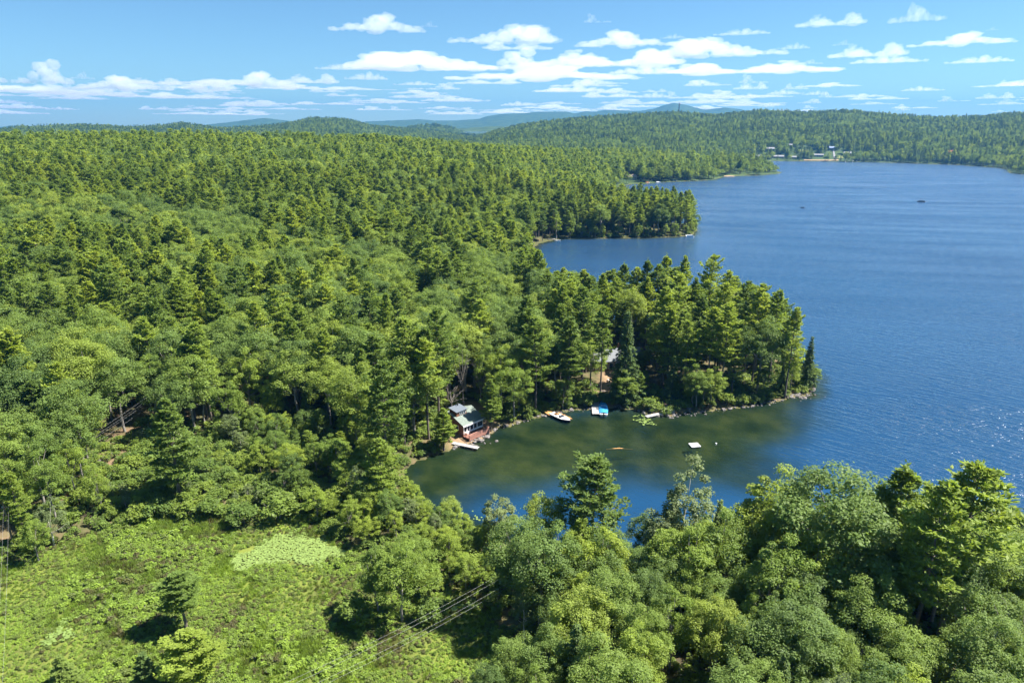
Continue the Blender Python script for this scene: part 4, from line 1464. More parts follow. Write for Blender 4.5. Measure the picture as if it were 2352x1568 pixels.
small = []
seg = SHORE[3:24]
for i in range(len(seg) - 1):
    a, b_ = seg[i], seg[i + 1]
    Lg = np.hypot(*(b_ - a))
    for k in range(int(Lg / 0.42)):
        t = rng.random()
        p_ = a + (b_ - a) * t
        off = rng.normal() * 0.6
        x, y = p_[0] + off * 0.3, p_[1] + off
        s = 0.25 + 0.75 * rng.random() ** 3
        if s > 0.62 and rng.random() < 0.8:
            rock(x, y, 0.1, s * 1.35, 'grey boulder on the bank, ' + place_words(x, y, 0.1))
        else:
            small.append((x, y, s))
for (u, v, n_, sp) in ((1822, 908, 46, 3.2), (1800, 903, 20, 2.0), (1545, 935, 22, 2.2), (1530, 952, 12, 1.6), (1110, 1012, 9, 1.2), (1085, 1020, 6, 1.0), (1575, 950, 14, 2.5), (1262, 950, 10, 2)):
    cx_, cy_ = at(u, v, 0.2)
    for k in range(n_):
        x, y = cx_ + rng.normal() * sp, cy_ + rng.normal() * sp * 0.5
        s = 0.35 + 0.9 * rng.random() ** 2
        if s > 1.05:
            rock(x, y, max(0.05, hz(x, y) * 0.6), s * 1.2, 'pale boulder in a heap, ' + place_words(x, y, 0.1))
        else:
            small.append((x, y, s))
cx_, cy_ = at(222, 1055, 2.0)
rock(cx_, cy_, hz(cx_, cy_) + 0.4, 2.4, 'single pale boulder in the clearing under the western power line', None)

# ------------------------------------------------------------------ materials of built things
M['brown_wall'] = plain('brown_stained_boards', (0.19, 0.085, 0.05), 0.8, 0.2, var=0.35, scale=6)
M['white_paint'] = plain('white_paint', (0.78, 0.78, 0.76), 0.5, 0.4, var=0.06)
M['shingle'] = plain('grey_green_shingles', (0.16, 0.19, 0.165), 0.9, 0.1, var=0.35, scale=5.0, bump=0.5, bscale=15)
M['metal_roof'] = plain('blue_grey_metal', (0.12, 0.14, 0.17), 0.4, 0.5, var=0.12)
M['glass'] = plain('dark_window_glass', (0.018, 0.025, 0.032), 0.06, 0.6, var=0.3)
M['red_deck'] = plain('red_stained_deck', (0.34, 0.17, 0.13), 0.75, 0.2, var=0.25, scale=5)
M['black'] = plain('black_metal', (0.03, 0.03, 0.032), 0.5, 0.4, var=0.2)
M['grey_wood'] = plain('weathered_wood', (0.36, 0.34, 0.325), 0.85, 0.15, var=0.25, scale=4, bump=0.3)
M['new_wood'] = plain('cedar_boards', (0.52, 0.27, 0.10), 0.8, 0.15, var=0.25, scale=4)
M['white_gel'] = plain('white_gelcoat', (0.80, 0.80, 0.80), 0.25, 0.5, var=0.04)
M['navy'] = plain('dark_blue_hull', (0.02, 0.03, 0.055), 0.25, 0.5, var=0.1)
M['red_stripe'] = plain('red_stripe', (0.60, 0.06, 0.035), 0.35, 0.5, var=0.1)
M['blue_canvas'] = plain('blue_canvas', (0.035, 0.24, 0.52), 0.75, 0.2, var=0.25, scale=3, bump=0.3, bscale=4)
M['grey_vinyl'] = plain('grey_vinyl', (0.45, 0.45, 0.46), 0.6, 0.3, var=0.1)
M['concrete'] = plain('concrete', (0.42, 0.40, 0.36), 0.9, 0.1, var=0.2)
M['pale_roof'] = plain('pale_metal_roof', (0.15, 0.16, 0.17), 0.7, 0.3, var=0.2)
M['brown_house'] = plain('brown_siding', (0.24, 0.135, 0.07), 0.8, 0.2, var=0.2)
M['tan_house'] = plain('tan_siding', (0.36, 0.29, 0.19), 0.8, 0.2, var=0.15)
M['wire'] = plain('aluminium_wire', (0.45, 0.45, 0.44), 0.45, 0.5, metal=0.3, var=0.05)
M['pole'] = plain('creosote_pole', (0.19, 0.155, 0.125), 0.9, 0.1, var=0.25)
M['tank'] = plain('dark_green_plastic', (0.03, 0.075, 0.07), 0.6, 0.3, var=0.2)
M['skin'] = plain('skin', (0.45, 0.27, 0.19), 0.6, 0.3, var=0.05)
M['dark_cloth'] = plain('dark_cloth', (0.035, 0.04, 0.06), 0.9, 0.1, var=0.2)
M['float'] = plain('grey_float', (0.08, 0.09, 0.10), 0.6, 0.3, var=0.2)
M['sail'] = plain('sailcloth', (0.85, 0.86, 0.86), 0.8, 0.1, var=0.05)
M['orange'] = plain('orange_canvas', (0.62, 0.22, 0.08), 0.8, 0.2, var=0.15)
M['sand'] = plain('beach_sand', (0.27, 0.20, 0.12), 0.95, 0.1, var=0.15)
M['lawn'] = leaf_mat('lawn_grass', [(0, (0.20, 0.23, 0.05)), (1, (0.24, 0.26, 0.06))], trans=0.1)
M['asphalt'] = plain('pale_asphalt', (0.22, 0.22, 0.22), 0.95, 0.1, var=0.15)
for nm, c_ in (('white', (0.25, 0.25, 0.245)), ('cream', (0.33, 0.31, 0.27)), ('brown', (0.22, 0.14, 0.09)), ('tan', (0.46, 0.37, 0.25)), ('grey_roof', (0.26, 0.26, 0.27)), ('white_roof', (0.27, 0.27, 0.27)),
               ('blue_roof', (0.22, 0.27, 0.44)), ('red_roof', (0.34, 0.075, 0.055)), ('tan_roof', (0.36, 0.28, 0.22))):
    M['far_' + nm] = plain('far_' + nm, c_, 0.8, 0.2, var=0.08)


def frame_at(A, B):
    """rotation about z that lays local +X along A->B"""
    return math.atan2(B[1] - A[1], B[0] - A[0])


# ------------------------------------------------------------------ the brown cabin on the bank
A, B = at(1079, 1010, 0.6), at(1124, 991, 0.6)
CW = math.hypot(B[0] - A[0], B[1] - A[1])
ang = frame_at(A, B)
ex_, ey_ = np.array([math.cos(ang), math.sin(ang)]), np.array([-math.sin(ang), math.cos(ang)])
DK = 2.2
org = np.array(A) + ey_ * DK
cab = empty('cabin', (org[0], org[1], 0.75), ang, 'small brown cabin with grey-green roof and dormer at the edge of the bay', 'cabin')
W_ = CW
b = MB()
b.poly([(0, 0, -0.7), (W_, 0, -0.7), (W_, 8.0, 0.3), (0, 8.0, 0.3), (0, 0, 2.75), (W_, 0, 2.75), (W_, 8.0, 3.0), (0, 8.0, 3.0), (0, 4.4, 4.45), (W_, 4.4, 4.45)],
       [(0, 1, 5, 4), (2, 3, 7, 6), (0, 4, 8, 7, 3), (1, 2, 6, 9, 5)])
b.build('wall', M['brown_wall'], cab)
b = MB()
T = 0.14
b.poly([(-0.35, -0.45, 2.62), (W_ + 0.35, -0.45, 2.62), (W_ + 0.35, 4.4, 4.52), (-0.35, 4.4, 4.52), (-0.35, -0.45, 2.62 + T), (W_ + 0.35, -0.45, 2.62 + T), (W_ + 0.35, 4.4, 4.52 + T), (-0.35, 4.4, 4.52 + T)],
       [(3, 2, 1, 0), (4, 5, 6, 7), (0, 1, 5, 4), (1, 2, 6, 5), (3, 0, 4, 7)])
b.poly([(-0.35, 4.4, 4.52), (W_ + 0.35, 4.4, 4.52), (W_ + 0.35, 8.4, 3.05), (-0.35, 8.4, 3.05), (-0.35, 4.4, 4.52 + T), (W_ + 0.35, 4.4, 4.52 + T), (W_ + 0.35, 8.4, 3.05 + T), (-0.35, 8.4, 3.05 + T)],
       [(3, 2, 1, 0), (4, 5, 6, 7), (1, 2, 6, 5), (2, 3, 7, 6), (3, 0, 4, 7)])
roof = b.build('roof', M['shingle'], cab)
MB().box(-0.4, W_ + 0.4, -0.53, -0.455, 2.50, 2.84).build('fascia', M['white_paint'], roof)
MB().tube([(2.7, 4.9, 4.2), (2.7, 4.9, 6.1)], 0.13, 8).tube([(2.7, 4.9, 6.1), (2.7, 4.9, 6.25)], 0.2, 8).build('chimney', M['black'], roof)
MB().tube([(5.0, 5.3, 4.0), (5.0, 5.3, 5.7)], 0.11, 8).tube([(5.0, 5.3, 5.7), (5.0, 5.3, 5.83)], 0.17, 8).build('chimney', M['black'], roof)
# dormer
dx0, dx1 = 0.35, 3.5
b = MB().poly([(dx0, 2.7, 3.5), (dx1, 2.7, 3.5), (dx1, 5.2, 3.9), (dx0, 5.2, 3.9), (dx0, 2.7, 5.15), (dx1, 2.7, 5.15), (dx1, 5.2, 5.5), (dx0, 5.2, 5.5)],
              [(4, 5, 6, 7), (0, 1, 5, 4), (1, 2, 6, 5), (2, 3, 7, 6), (3, 0, 4, 7)])
dorm = b.build('dormer', M['brown_wall'], cab)
MB().hull8([(dx0 - .2, 2.45, 5.15), (dx1 + .2, 2.45, 5.15), (dx1 + .2, 5.4, 5.56), (dx0 - .2, 5.4, 5.56), (dx0 - .2, 2.45, 5.25), (dx1 + .2, 2.45, 5.25), (dx1 + .2, 5.4, 5.66), (dx0 - .2, 5.4, 5.66)]).build('dormer_roof', M['metal_roof'], dorm)
MB().box(1.3, 3.15, 2.60, 2.695, 4.25, 4.95).build('window_frame', M['white_paint'], dorm)
for k in range(3):
    MB().box(1.42 + k * 0.58, 1.86 + k * 0.58, 2.57, 2.598, 4.36, 4.84).build('pane', M['glass'], dorm)
MB().box(dx0 - 0.1, dx1 + 0.1, 2.5, 2.66, 3.72, 3.92).build('flashing', M['white_paint'], dorm)
# glazed lake front
MB().box(0.02, W_ - 0.02, -0.06, -0.003, 0.55, 2.6).build('front_trim', M['white_paint'], cab)
for x0, x1 in ((0.22, 0.95), (2.15, 3.05), (3.25, 4.2), (4.4, W_ - 0.2)):
    wd = MB()
    for a_, b_ in ((x0 - .08, x0 + .02), (x1 - .02, x1 + .08)):
        wd.box(a_, b_, -0.12, -0.063, 0.95, 2.4)
    wd.box(x0 + .02, x1 - .02, -0.12, -0.063, 2.28, 2.4).box(x0 + .02, x1 - .02, -0.14, -0.063, 0.95, 1.05)
    w_o = wd.build('window', M['white_paint'], cab)
    MB().box(x0 + .03, x1 - .03, -0.085, -0.064, 1.06, 2.27).build('pane', M['glass'], w_o)
dr = MB().box(1.12, 1.98, -0.13, -0.063, 0.1, 2.35).build('door', M['white_paint'], cab)
MB().box(1.28, 1.82, -0.16, -0.132, 1.05, 2.15).build('pane', M['glass'], dr)
MB().box(1.86, 1.92, -0.19, -0.132, 1.0, 1.12).build('handle', M['black'], dr)
for x0, y0 in ((-0.012, 1.6), (-0.012, 5.2)):
    w_o = MB().box(-0.09, -0.003, y0, y0 + 1.1, 1.1, 2.2).build('window', M['white_paint'], cab)
    MB().box(-0.12, -0.092, y0 + .1, y0 + 1.0, 1.2, 2.1).build('pane', M['glass'], w_o)
# deck
dk = MB().box(-0.1, W_ + 0.1, -DK, -0.07, -0.05, 0.1)
deck = dk.build('deck', M['red_deck'], cab)
for k in range(14):
    y0 = -DK + 0.03 + k * (DK - 0.1) / 14
    MB().box(-0.12, W_ + 0.12, y0, y0 + 0.125, 0.104, 0.135).build('board', M['red_deck'], deck)
posts = [(-0.06, -DK + .04), (W_ * .25, -DK + .04), (W_ * .5, -DK + .04), (W_ * .75, -DK + .04), (W_ + 0.06, -DK + .04), (-0.06, -1.0), (W_ + .06, -1.0)]
for px, py in posts:
    MB().box(px - .06, px + .06, py - .06, py + .06, -0.75, 1.08).build('post', M['red_deck'], deck)
MB().box(-0.16, W_ + 0.16, -DK - .06, -DK + .14, 1.085, 1.14).build('rail', M['red_deck'], deck)
for x0, x1 in ((-0.16, 0.02), (W_ - 0.02, W_ + 0.16)):
    MB().box(x0, x1, -DK + .145, -0.1, 1.085, 1.14).build('rail', M['red_deck'], deck)
for z0 in (0.22, 0.50, 0.78):
    MB().box(-0.12, W_ + 0.12, -DK - .055, -DK - .025, z0, z0 + 0.21).build('board', M['red_deck'], deck)
    for x0 in (-0.155, W_ + 0.125):
        MB().box(x0, x0 + 0.03, -DK + .0, -0.1, z0, z0 + 0.10).build('board', M['red_deck'], deck)
MB().box(-0.1, W_ + 0.1, -DK - .05, -DK - .002, -0.32, 0.15).build('skirt', M['red_deck'], deck)
MB().tube([(0.2, -DK + .3, -1.4), (0.2, -DK + .3, -0.06)], 0.14, 7).tube([(W_ * .5, -DK + .3, -1.4), (W_ * .5, -DK + .3, -0.06)], 0.14, 7).tube([(W_ - .2, -DK + .3, -1.4), (W_ - .2, -DK + .3, -0.06)], 0.14, 7).build('footing', M['concrete'], deck)
for k in range(16):
    lx = rng.random() * W_; ly = -DK - 0.2 + rng.random() * 0.9
    p_ = org + ex_ * lx + ey_ * ly
    small.append((p_[0], p_[1], 0.5 + 0.5 * rng.random()))
sx_ = np.array(small)
scatter('rocks', ROCKS, np.stack([sx_[:, 0], sx_[:, 1], np.maximum(0.0, height(sx_[:, 0], sx_[:, 1]) * 0.7)], 1), rng.integers(0, 4, len(sx_)), np.repeat(sx_[:, 2:3], 3, 1), rng.random(len(sx_)) * 6.28,
        'small grey rocks strewn along the north bank')
# shed uphill of the cabin
sx, sy = at(1046, 962, 1.6)
sh = empty('shed', (sx, sy, hz(sx, sy)), ang, 'little brown shed with flat tan roof behind the cabin', 'shed')
MB().box(-1.3, 1.3, -1.0, 1.0, -0.3, 2.1).build('wall', M['brown_house'], sh)
MB().hull8([(-1.5, -1.2, 2.1), (1.5, -1.2, 2.1), (1.5, 1.2, 2.35), (-1.5, 1.2, 2.35), (-1.5, -1.2, 2.2), (1.5, -1.2, 2.2), (1.5, 1.2, 2.45), (-1.5, 1.2, 2.45)]).build('roof', M['far_tan_roof'], sh)
MB().box(-0.4, 0.4, -1.05, -1.003, -0.1, 1.8).build('door', M['brown_wall'], sh)
tm = MB().box(0, 3.0, 0, 0.25, 0, 0.22).box(0.2, 2.9, 0.28, 0.5, 0, 0.2).box(0.3, 2.6, 0.1, 0.35, 0.225, 0.42).build('log_pile', M['new_wood'])
px_, py_ = at(1028, 950, 1.5)
tm.location = (px_, py_, hz(px_, py_)); tm.rotation_euler[2] = 0.5
tag(tm, 'stack of orange timbers beside the brown shed', 'timber')


# ------------------------------------------------------------------ docks
def dock(u0, v0, u1, v1, width, z, label, mat, posts_=3, plank=0.30):
    a, b_ = np.array(at(u0, v0, z)), np.array(at(u1, v1, z))
    L = float(np.hypot(*(b_ - a)))
    o = empty('dock', (a[0], a[1], 0), frame_at(a, b_), label, 'dock', 'docks on the north bank')
    for s_ in (-1, 1):
        MB().box(0, L, s_ * width * .42 - .05, s_ * width * .42 + .05, z - 0.22, z - 0.062).build('stringer', mat, o)
    n_ = int(L / plank)
    me = MB().box(0, plank * 0.93, -width / 2, width / 2, -0.06, 0).mesh('plank', mat)
    for k in range(n_):
        p_ = bpy.data.objects.new('plank', me)
        p_.location = (k * plank, 0, z + 0.006 * rng.normal()); link(p_, o)
    for k in range(posts_):
        x_ = L * (k + 0.5) / posts_
        for s_ in (-1, 1):
            MB().tube([(x_, s_ * (width / 2 + 0.06), -1.2), (x_, s_ * (width / 2 + 0.06), z + 0.25)], 0.055, 7).build('post', mat, o)
    return o


dock(1040, 1016, 1099, 1028, 1.15, 0.55, 'weathered grey plank dock below the brown cabin', M['grey_wood'])
dock(1366, 918, 1370, 951, 2.0, 0.5, 'grey plank dock beside the boat with the blue cover', M['grey_wood'], 4)
dock(1484, 956, 1526, 947, 1.2, 0.45, 'narrow grey dock by the stone patio', M['grey_wood'])
dock(1255, 940, 1272, 951, 2.6, 0.5, 'wide cedar dock on the bank behind the motorboat', M['new_wood'], 2)
dock(1276, 946, 1311, 962, 1.1, 0.5, 'cedar walkway along the far side of the motorboat', M['new_wood'])


# ------------------------------------------------------------------ boats
def hull_mesh(L, wd, depth, sheer=0.25, transom=0.8, n=11):
    """open boat hull, bow along +X, waterline z = 0"""
    b = MB()
    secs = []
    for i in range(n):
        t = i / (n - 1)
        x = -L / 2 + L * t
        w = wd / 2 * (transom + (1 - transom) * math.sin(min(1, t / 0.5) * math.pi / 2)) * (1 - max(0, (t - 0.45) / 0.55) ** 2.4)
        w = max(w, 0.02)
        top = depth + sheer * max(0, (t - 0.3) / 0.7) ** 2
        keel = -0.28 + 0.5 * max(0, (t - 0.72) / 0.28) ** 2
        secs.append([(x, -w, top), (x, -w * 0.92, top * 0.35), (x, -w * 0.62, keel * 0.5), (x, 0, keel), (x, w * 0.62, keel * 0.5), (x, w * 0.92, top * 0.35), (x, w, top)])
    pts = [p_ for s_ in secs for p_ in s_]
    f = []
    for i in range(n - 1):
        for k in range(6):
            f.append((i * 7 + k, i * 7 + k + 1, (i + 1) * 7 + k + 1, (i + 1) * 7 + k))
    f.append(tuple(reversed(range(7))))
    b.poly(pts, f)
    return b, secs


def boat_root(name, u0, v0, u1, v1, label, cat='boat', group=None):
    """stern at pixel 0, bow at pixel 1"""
    a, b_ = np.array(at(u0, v0)), np.array(at(u1, v1))
    L = float(np.hypot(*(b_ - a))); c_ = (a + b_) / 2
    return empty(name, (c_[0], c_[1], 0.0), frame_at(a, b_), label, cat, group), L


bt, L = boat_root('motorboat', 1266, 952, 1309, 972, 'white and dark blue motorboat with red bow stripe moored at the cedar dock')
L = max(L, 5.6)
hb_, secs = hull_mesh(L, 2.2, 0.62)
hb_.build('hull', M['navy'], bt, True)
d_ = MB()
top = [(s_[0], s_[6]) for s_ in secs]
fore = [i for i in range(len(secs)) if i >= 6]
pts = []
for i in fore:
    (x0, y0, z0), (x1, y1, z1) = top[i]
    pts += [(x0, y0 * 0.98, z0 + 0.02), (x0, 0, z0 + 0.13), (x1, y1 * 0.98, z1 + 0.02)]
d_.poly(pts, [q for k in range(len(fore) - 1) for q in ((k * 3, k * 3 + 3, k * 3 + 4, k * 3 + 1), (k * 3 + 1, k * 3 + 4, k * 3 + 5, k * 3 + 2))])
d_.build('foredeck', M['white_gel'], bt)
MB().box(-L / 2 + 0.15, 0.45, -0.86, 0.86, 0.10, 0.16).build('floor', M['grey_vinyl'], bt)
gw = MB()
for s_ in (0, 6):
    gw.tube([(secs[i][s_][0], secs[i][s_][1], secs[i][s_][2] + 0.02) for i in range(len(secs))], 0.07, 5)
gw.build('gunwale', M['white_gel'], bt)
rs_ = MB()
for s_ in (0, 6):
    k_ = [i for i in range(7, len(secs))]
    rs_.tube([(secs[i][s_][0], secs[i][s_][1] * 1.01, secs[i][s_][2] - 0.12) for i in k_], 0.055, 5)
rs_.build('stripe', M['red_stripe'], bt)
MB().poly([(0.35, -0.85, 0.7), (0.75, -0.5, 0.75), (0.75, 0.5, 0.75), (0.35, 0.85, 0.7), (0.1, -0.8, 1.15), (0.42, -0.45, 1.2), (0.42, 0.45, 1.2), (0.1, 0.8, 1.15)], [(0, 1, 5, 4), (1, 2, 6, 5), (2, 3, 7, 6)]).build('windshield', M['glass'], bt)
for yy in (-0.45, 0.45):
    MB().box(-0.55, -0.05, yy - .28, yy + .28, 0.165, 0.6).box(-0.68, -0.551, yy - .28, yy + .28, 0.165, 1.0).build('seat', M['white_gel'], bt)
MB().box(-L / 2 + 0.2, -L / 2 + 0.8, -0.85, 0.85, 0.165, 0.62).build('seat', M['white_gel'], bt)
MB().box(-L / 2 - 0.45, -L / 2 - 0.01, -0.8, 0.8, 0.12, 0.2).build('swim_platform', M['new_wood'], bt)
MB().box(-1.3, -0.8, -0.8, 0.8, 1.55, 1.6).tube([(-0.8, -0.85, 0.6), (-1.0, -0.85, 1.55)], .03, 5).tube([(-0.8, 0.85, 0.6), (-1.0, 0.85, 1.55)], .03, 5).build('tow_tower', M['black'], bt)

bt, L = boat_root('covered_boat', 1386.5, 957, 1384, 925, 'white outboard boat under a bright blue cover beside the dock')
L = max(L, 5.8)
hb_, secs = hull_mesh(L, 2.35, 0.62)
hb_.build('hull', M['white_gel'], bt, True)
cv = MB()
n_ = len(secs)
pts = []
for i in range(1, n_):
    s_ = secs[i]
    rise = 0.42 * math.sin(min(1, (i / (n_ - 1)) * 1.15) * math.pi) ** 0.7 if i < n_ - 1 else 0.05
    w = s_[6][1]
    pts += [(s_[0][0], -w * 1.03, s_[0][2] - 0.02), (s_[0][0], -w * 0.55, s_[0][2] + rise * 0.72), (s_[0][0], 0, s_[0][2] + rise), (s_[0][0], w * 0.55, s_[0][2] + rise * 0.72), (s_[0][0], w * 1.03, s_[0][2] - 0.02)]
cv.poly(pts, [(k * 5 + j, (k + 1) * 5 + j, (k + 1) * 5 + j + 1, k * 5 + j + 1) for k in range(n_ - 2) for j in range(4)])
cv.build('cover', M['blue_canvas'], bt, True)
MB().box(0.2, 0.32, -0.62, 0.62, 1.02, 1.10).build('strap', M['white_gel'], bt)
MB().box(-L / 2 + 0.02, -L / 2 + 0.5, -1.0, 1.0, 0.5, 0.68).build('transom', M['white_gel'], bt)
MB().hull8([(-L / 2 - .45, -.2, .35), (-L / 2 - .02, -.2, .35), (-L / 2 - .02, .2, .35), (-L / 2 - .45, .2, .35), (-L / 2 - .38, -.16, 1.15), (-L / 2 - .05, -.16, 1.1), (-L / 2 - .05, .16, 1.1), (-L / 2 - .38, .16, 1.15)]).box(-L / 2 - .3, -L / 2 - .12, -.08, .08, -.5, .345).build('outboard', M['black'], bt)

# stone patio, tank, swim raft, mooring ball
p0 = at(1533, 941, 0.6)
pt = MB().poly([(-2.0, -1.1, -0.4), (1.6, -1.3, -0.4), (2.2, 0.9, -0.4), (-1.6, 1.3, -0.4), (-2.0, -1.1, 0.15), (1.6, -1.3, 0.15), (2.2, 0.9, 0.15), (-1.6, 1.3, 0.15)],
               [(4, 5, 6, 7), (0, 1, 5, 4), (1, 2, 6, 5), (2, 3, 7, 6), (3, 0, 4, 7)]).build('patio', M['concrete'])
pt.location = (p0[0], p0[1], 0.55)
tag(pt, 'pale concrete patio among boulders by the eastern dock', 'patio')
p0 = at(1546, 920, 1.0)
ut = empty('pump_house', (p0[0], p0[1], hz(*p0)), 0.1, 'tiny white pump house with dark roof above the stone patio', 'hut')
MB().box(-0.9, 0.9, -0.7, 0.7, -0.2, 0.9).build('wall', M['white_paint'], ut)
MB().hull8([(-1.05, -0.95, 0.85), (1.05, -0.95, 0.85), (1.05, 0.85, 1.55), (-1.05, 0.85, 1.55), (-1.05, -0.95, 0.95), (1.05, -0.95, 0.95), (1.05, 0.85, 1.65), (-1.05, 0.85, 1.65)]).build('roof', M['tank'], ut)

q0, q1, q2, q3 = [np.array(at(*p_, 0.38)) for p_ in ((1582.2, 1017), (1601, 1016), (1609.5, 1024.8), (1588.5, 1026.4))]
c_ = (q0 + q1 + q2 + q3) / 4
ra = frame_at(q3, q2)
rw, rd = float(np.hypot(*(q2 - q3))), float(np.hypot(*(q0 - q3)))
raft = empty('swim_raft', (c_[0], c_[1], 0), ra, 'white square swim raft floating in the shallow bay', 'raft')
me = MB().box(-rw / 2, rw / 2, 0, 0.235, -0.05, 0).mesh('plank', M['white_paint'])
for k in range(int(rd / 0.25)):
    o = bpy.data.objects.new('plank', me); o.location = (0, -rd / 2 + k * 0.25, 0.40); link(o, raft)
MB().box(-rw / 2 + .02, rw / 2 - .02, -rd / 2, -rd / 2 + 0.1, 0.14, 0.345).box(-rw / 2 + .02, rw / 2 - .02, rd / 2 - .1, rd / 2, 0.14, 0.345).box(-rw / 2 + .02, -rw / 2 + .12, -rd / 2 + .101, rd / 2 - .101, 0.14, 0.345).box(rw / 2 - .12, rw / 2 - .02, -rd / 2 + .101, rd / 2 - .101, 0.14, 0.345).build('frame', M['grey_wood'], raft)
for k in (-1, 1):
    MB().tube([(-rw / 2 + .1, k * rd * .32, 0.0), (rw / 2 - .1, k * rd * .32, 0.0)], 0.19, 10).build('float', M['float'], raft)
ld = MB().tube([(-rw / 2 - .08, -.2, -.7), (-rw / 2 - .08, -.2, .85)], .025, 5).tube([(-rw / 2 - .08, .2, -.7), (-rw / 2 - .08, .2, .85)], .025, 5)
for k in range(4):
    ld.tube([(-rw / 2 - .08, -.2, -.6 + .28 * k), (-rw / 2 - .08, .2, -.6 + .28 * k)], .02, 5)
ld.build('ladder', M['wire'], raft)
bx_, by_ = at(1644.5, 1018.8)
bo = empty('mooring_buoy', (bx_, by_, 0.05), 0, 'little white mooring ball east of the swim raft', 'buoy')
sph = bmesh.new(); bmesh.ops.create_uvsphere(sph, u_segments=12, v_segments=8, radius=0.22)
me = bpy.data.meshes.new('ball'); sph.to_mesh(me); sph.free(); me.materials.append(M['white_gel'])
link(bpy.data.objects.new('ball', me), bo)
MB().tube([(0, 0, 0.2), (0, 0, 0.36)], 0.035, 6).build('ring', M['black'], bo)
sl = MB().tube([(0, 0, -0.45), (3, 0.25, -0.32), (6.2, 0.1, -0.5)], [0.16, 0.2, 0.09], 7).tube([(2.2, 0.2, -0.35), (3.4, 1.1, -0.25)], [0.08, 0.03], 5).build('sunken_log', M['new_wood'])
q_ = at(1392, 1030); sl.location = (q_[0], q_[1], 0.22)
tag(sl, 'brown sunken log in the shallows of the bay', 'log')

# ------------------------------------------------------------------ the house on the point
p0 = at(1408, 842, 2.0)
z0 = hz(*p0)
ho = empty('lake_house', (p0[0], p0[1], z0), R(8), 'long brown house with pale metal roof half hidden in the pines', 'house')
MB().poly([(-8.5, -1, -0.8), (8.5, -1, -0.8), (8.5, 7, -0.8), (-8.5, 7, -0.8), (-8.5, -1, 3), (8.5, -1, 3), (8.5, 7, 3), (-8.5, 7, 3), (-8.5, 3, 5.3), (8.5, 3, 5.3)],
          [(0, 1, 5, 4), (2, 3, 7, 6), (0, 4, 8, 7, 3), (1, 2, 6, 9, 5)]).build('wall', M['brown_house'], ho)
b = MB()
for (ya, za), (yb, zb) in (((-1.6, 2.75), (3, 5.38)), ((7.6, 2.75), (3, 5.38))):
    q_ = [(-9, ya, za), (9, ya, za), (9, yb, zb), (-9, yb, zb)]
    b.hull8([*q_, *[(x_, y_, z_ + 0.15) for x_, y_, z_ in q_]])
hr = b.build('roof', M['pale_roof'], ho)
MB().box(2.2, 3.0, 3.3, 4.1, 4.5, 6.6).build('chimney', M['brown_wall'], hr)
MB().poly([(4.2, -2.6, -0.8), (8.2, -2.6, -0.8), (8.2, -0.9, -0.8), (4.2, -0.9, -0.8), (4.2, -2.6, 3.1), (8.2, -2.6, 3.1), (8.2, -0.9, 3.1), (4.2, -0.9, 3.1), (6.2, -2.6, 4.9), (6.2, -0.9, 4.9)],
          [(0, 1, 5, 8, 4), (0, 4, 7, 3), (1, 2, 6, 5)]).build('gable', M['brown_wall'], ho)
for x0 in (-7.5, -5.6, -3.4, -1.6, 0.2, 2.0):
    w_o = MB().box(x0, x0 + 1.3, -1.08, -1.003, 0.4, 2.3).build('window', M['white_paint'], ho)
    MB().box(x0 + .1, x0 + 1.2, -1.11, -1.082, 0.5, 2.2).build('pane', M['glass'], w_o)
w_o = MB().box(5.3, 7.1, -2.68, -2.603, 0.6, 2.4).build('window', M['white_paint'], ho)
MB().box(5.42, 6.98, -2.71, -2.682, 0.72, 2.28).build('pane', M['glass'], w_o)
for (u, v, lab) in ((1398, 872, 'low grey bench at the top of the tan yard'), (1402, 888, 'low grey bench lower down the tan yard')):
    q_ = at(u, v, 1.8)
    be = empty('bench', (q_[0], q_[1], hz(*q_)), 0.3 + u * 0.01, lab, 'bench')
    MB().box(-0.9, 0.9, -0.22, 0.22, 0.42, 0.48).build('seat', M['grey_wood'], be)
    for x0 in (-0.75, 0.67):
        MB().box(x0, x0 + .08, -0.2, 0.2, -0.05, 0.418).build('leg', M['grey_wood'], be)
for k in range(6):
    q_ = at(1383 + k * 0.6, 921 - k * 4.2, 1.0)
    stp = MB().box(-0.7, 0.7, -0.25, 0.25, -0.2, 0.12).build('stone_step', M['rock'])
    stp.location = (q_[0], q_[1], hz(*q_)); stp.rotation_euler[2] = 0.1 * rng.normal()
    tag(stp, '%s granite step up from the dock to the tan yard' % ['lowest', 'second', 'third', 'fourth', 'fifth', 'topmost'][k], 'step', 'stone steps')

# ------------------------------------------------------------------ dead and leafless trees
for u, v, h_, sp_, lab in ((1038, 944, 7.0, 3.2, 'grey leafless tree with fanned limbs behind the brown cabin'), (708, 905, 13, 2.6, 'grey dead tree in the woods above the marsh'),
                           (1850, 1490, 12.5, 3.6, 'bare-limbed oak in the foreground wood'), (2300, 1600, 13.5, 3.0, 'dead grey treetop at the bottom of the foreground wood'),
                           (620, 560, 20, 3.5, 'grey dead pine among the green ones on the hillside'), (205, 690, 20, 3, 'grey dead pine on the western hillside')):
    q_ = at(u, v, 1.5); q_ = at(u, v, hz(*q_))
    o = empty('dead_tree', (q_[0], q_[1], hz(*q_)), rng.random() * 6, lab, 'tree', 'dead trees')
    link(bpy.data.objects.new('trunk', bare_tree(int(u), h_, sp_)), o)


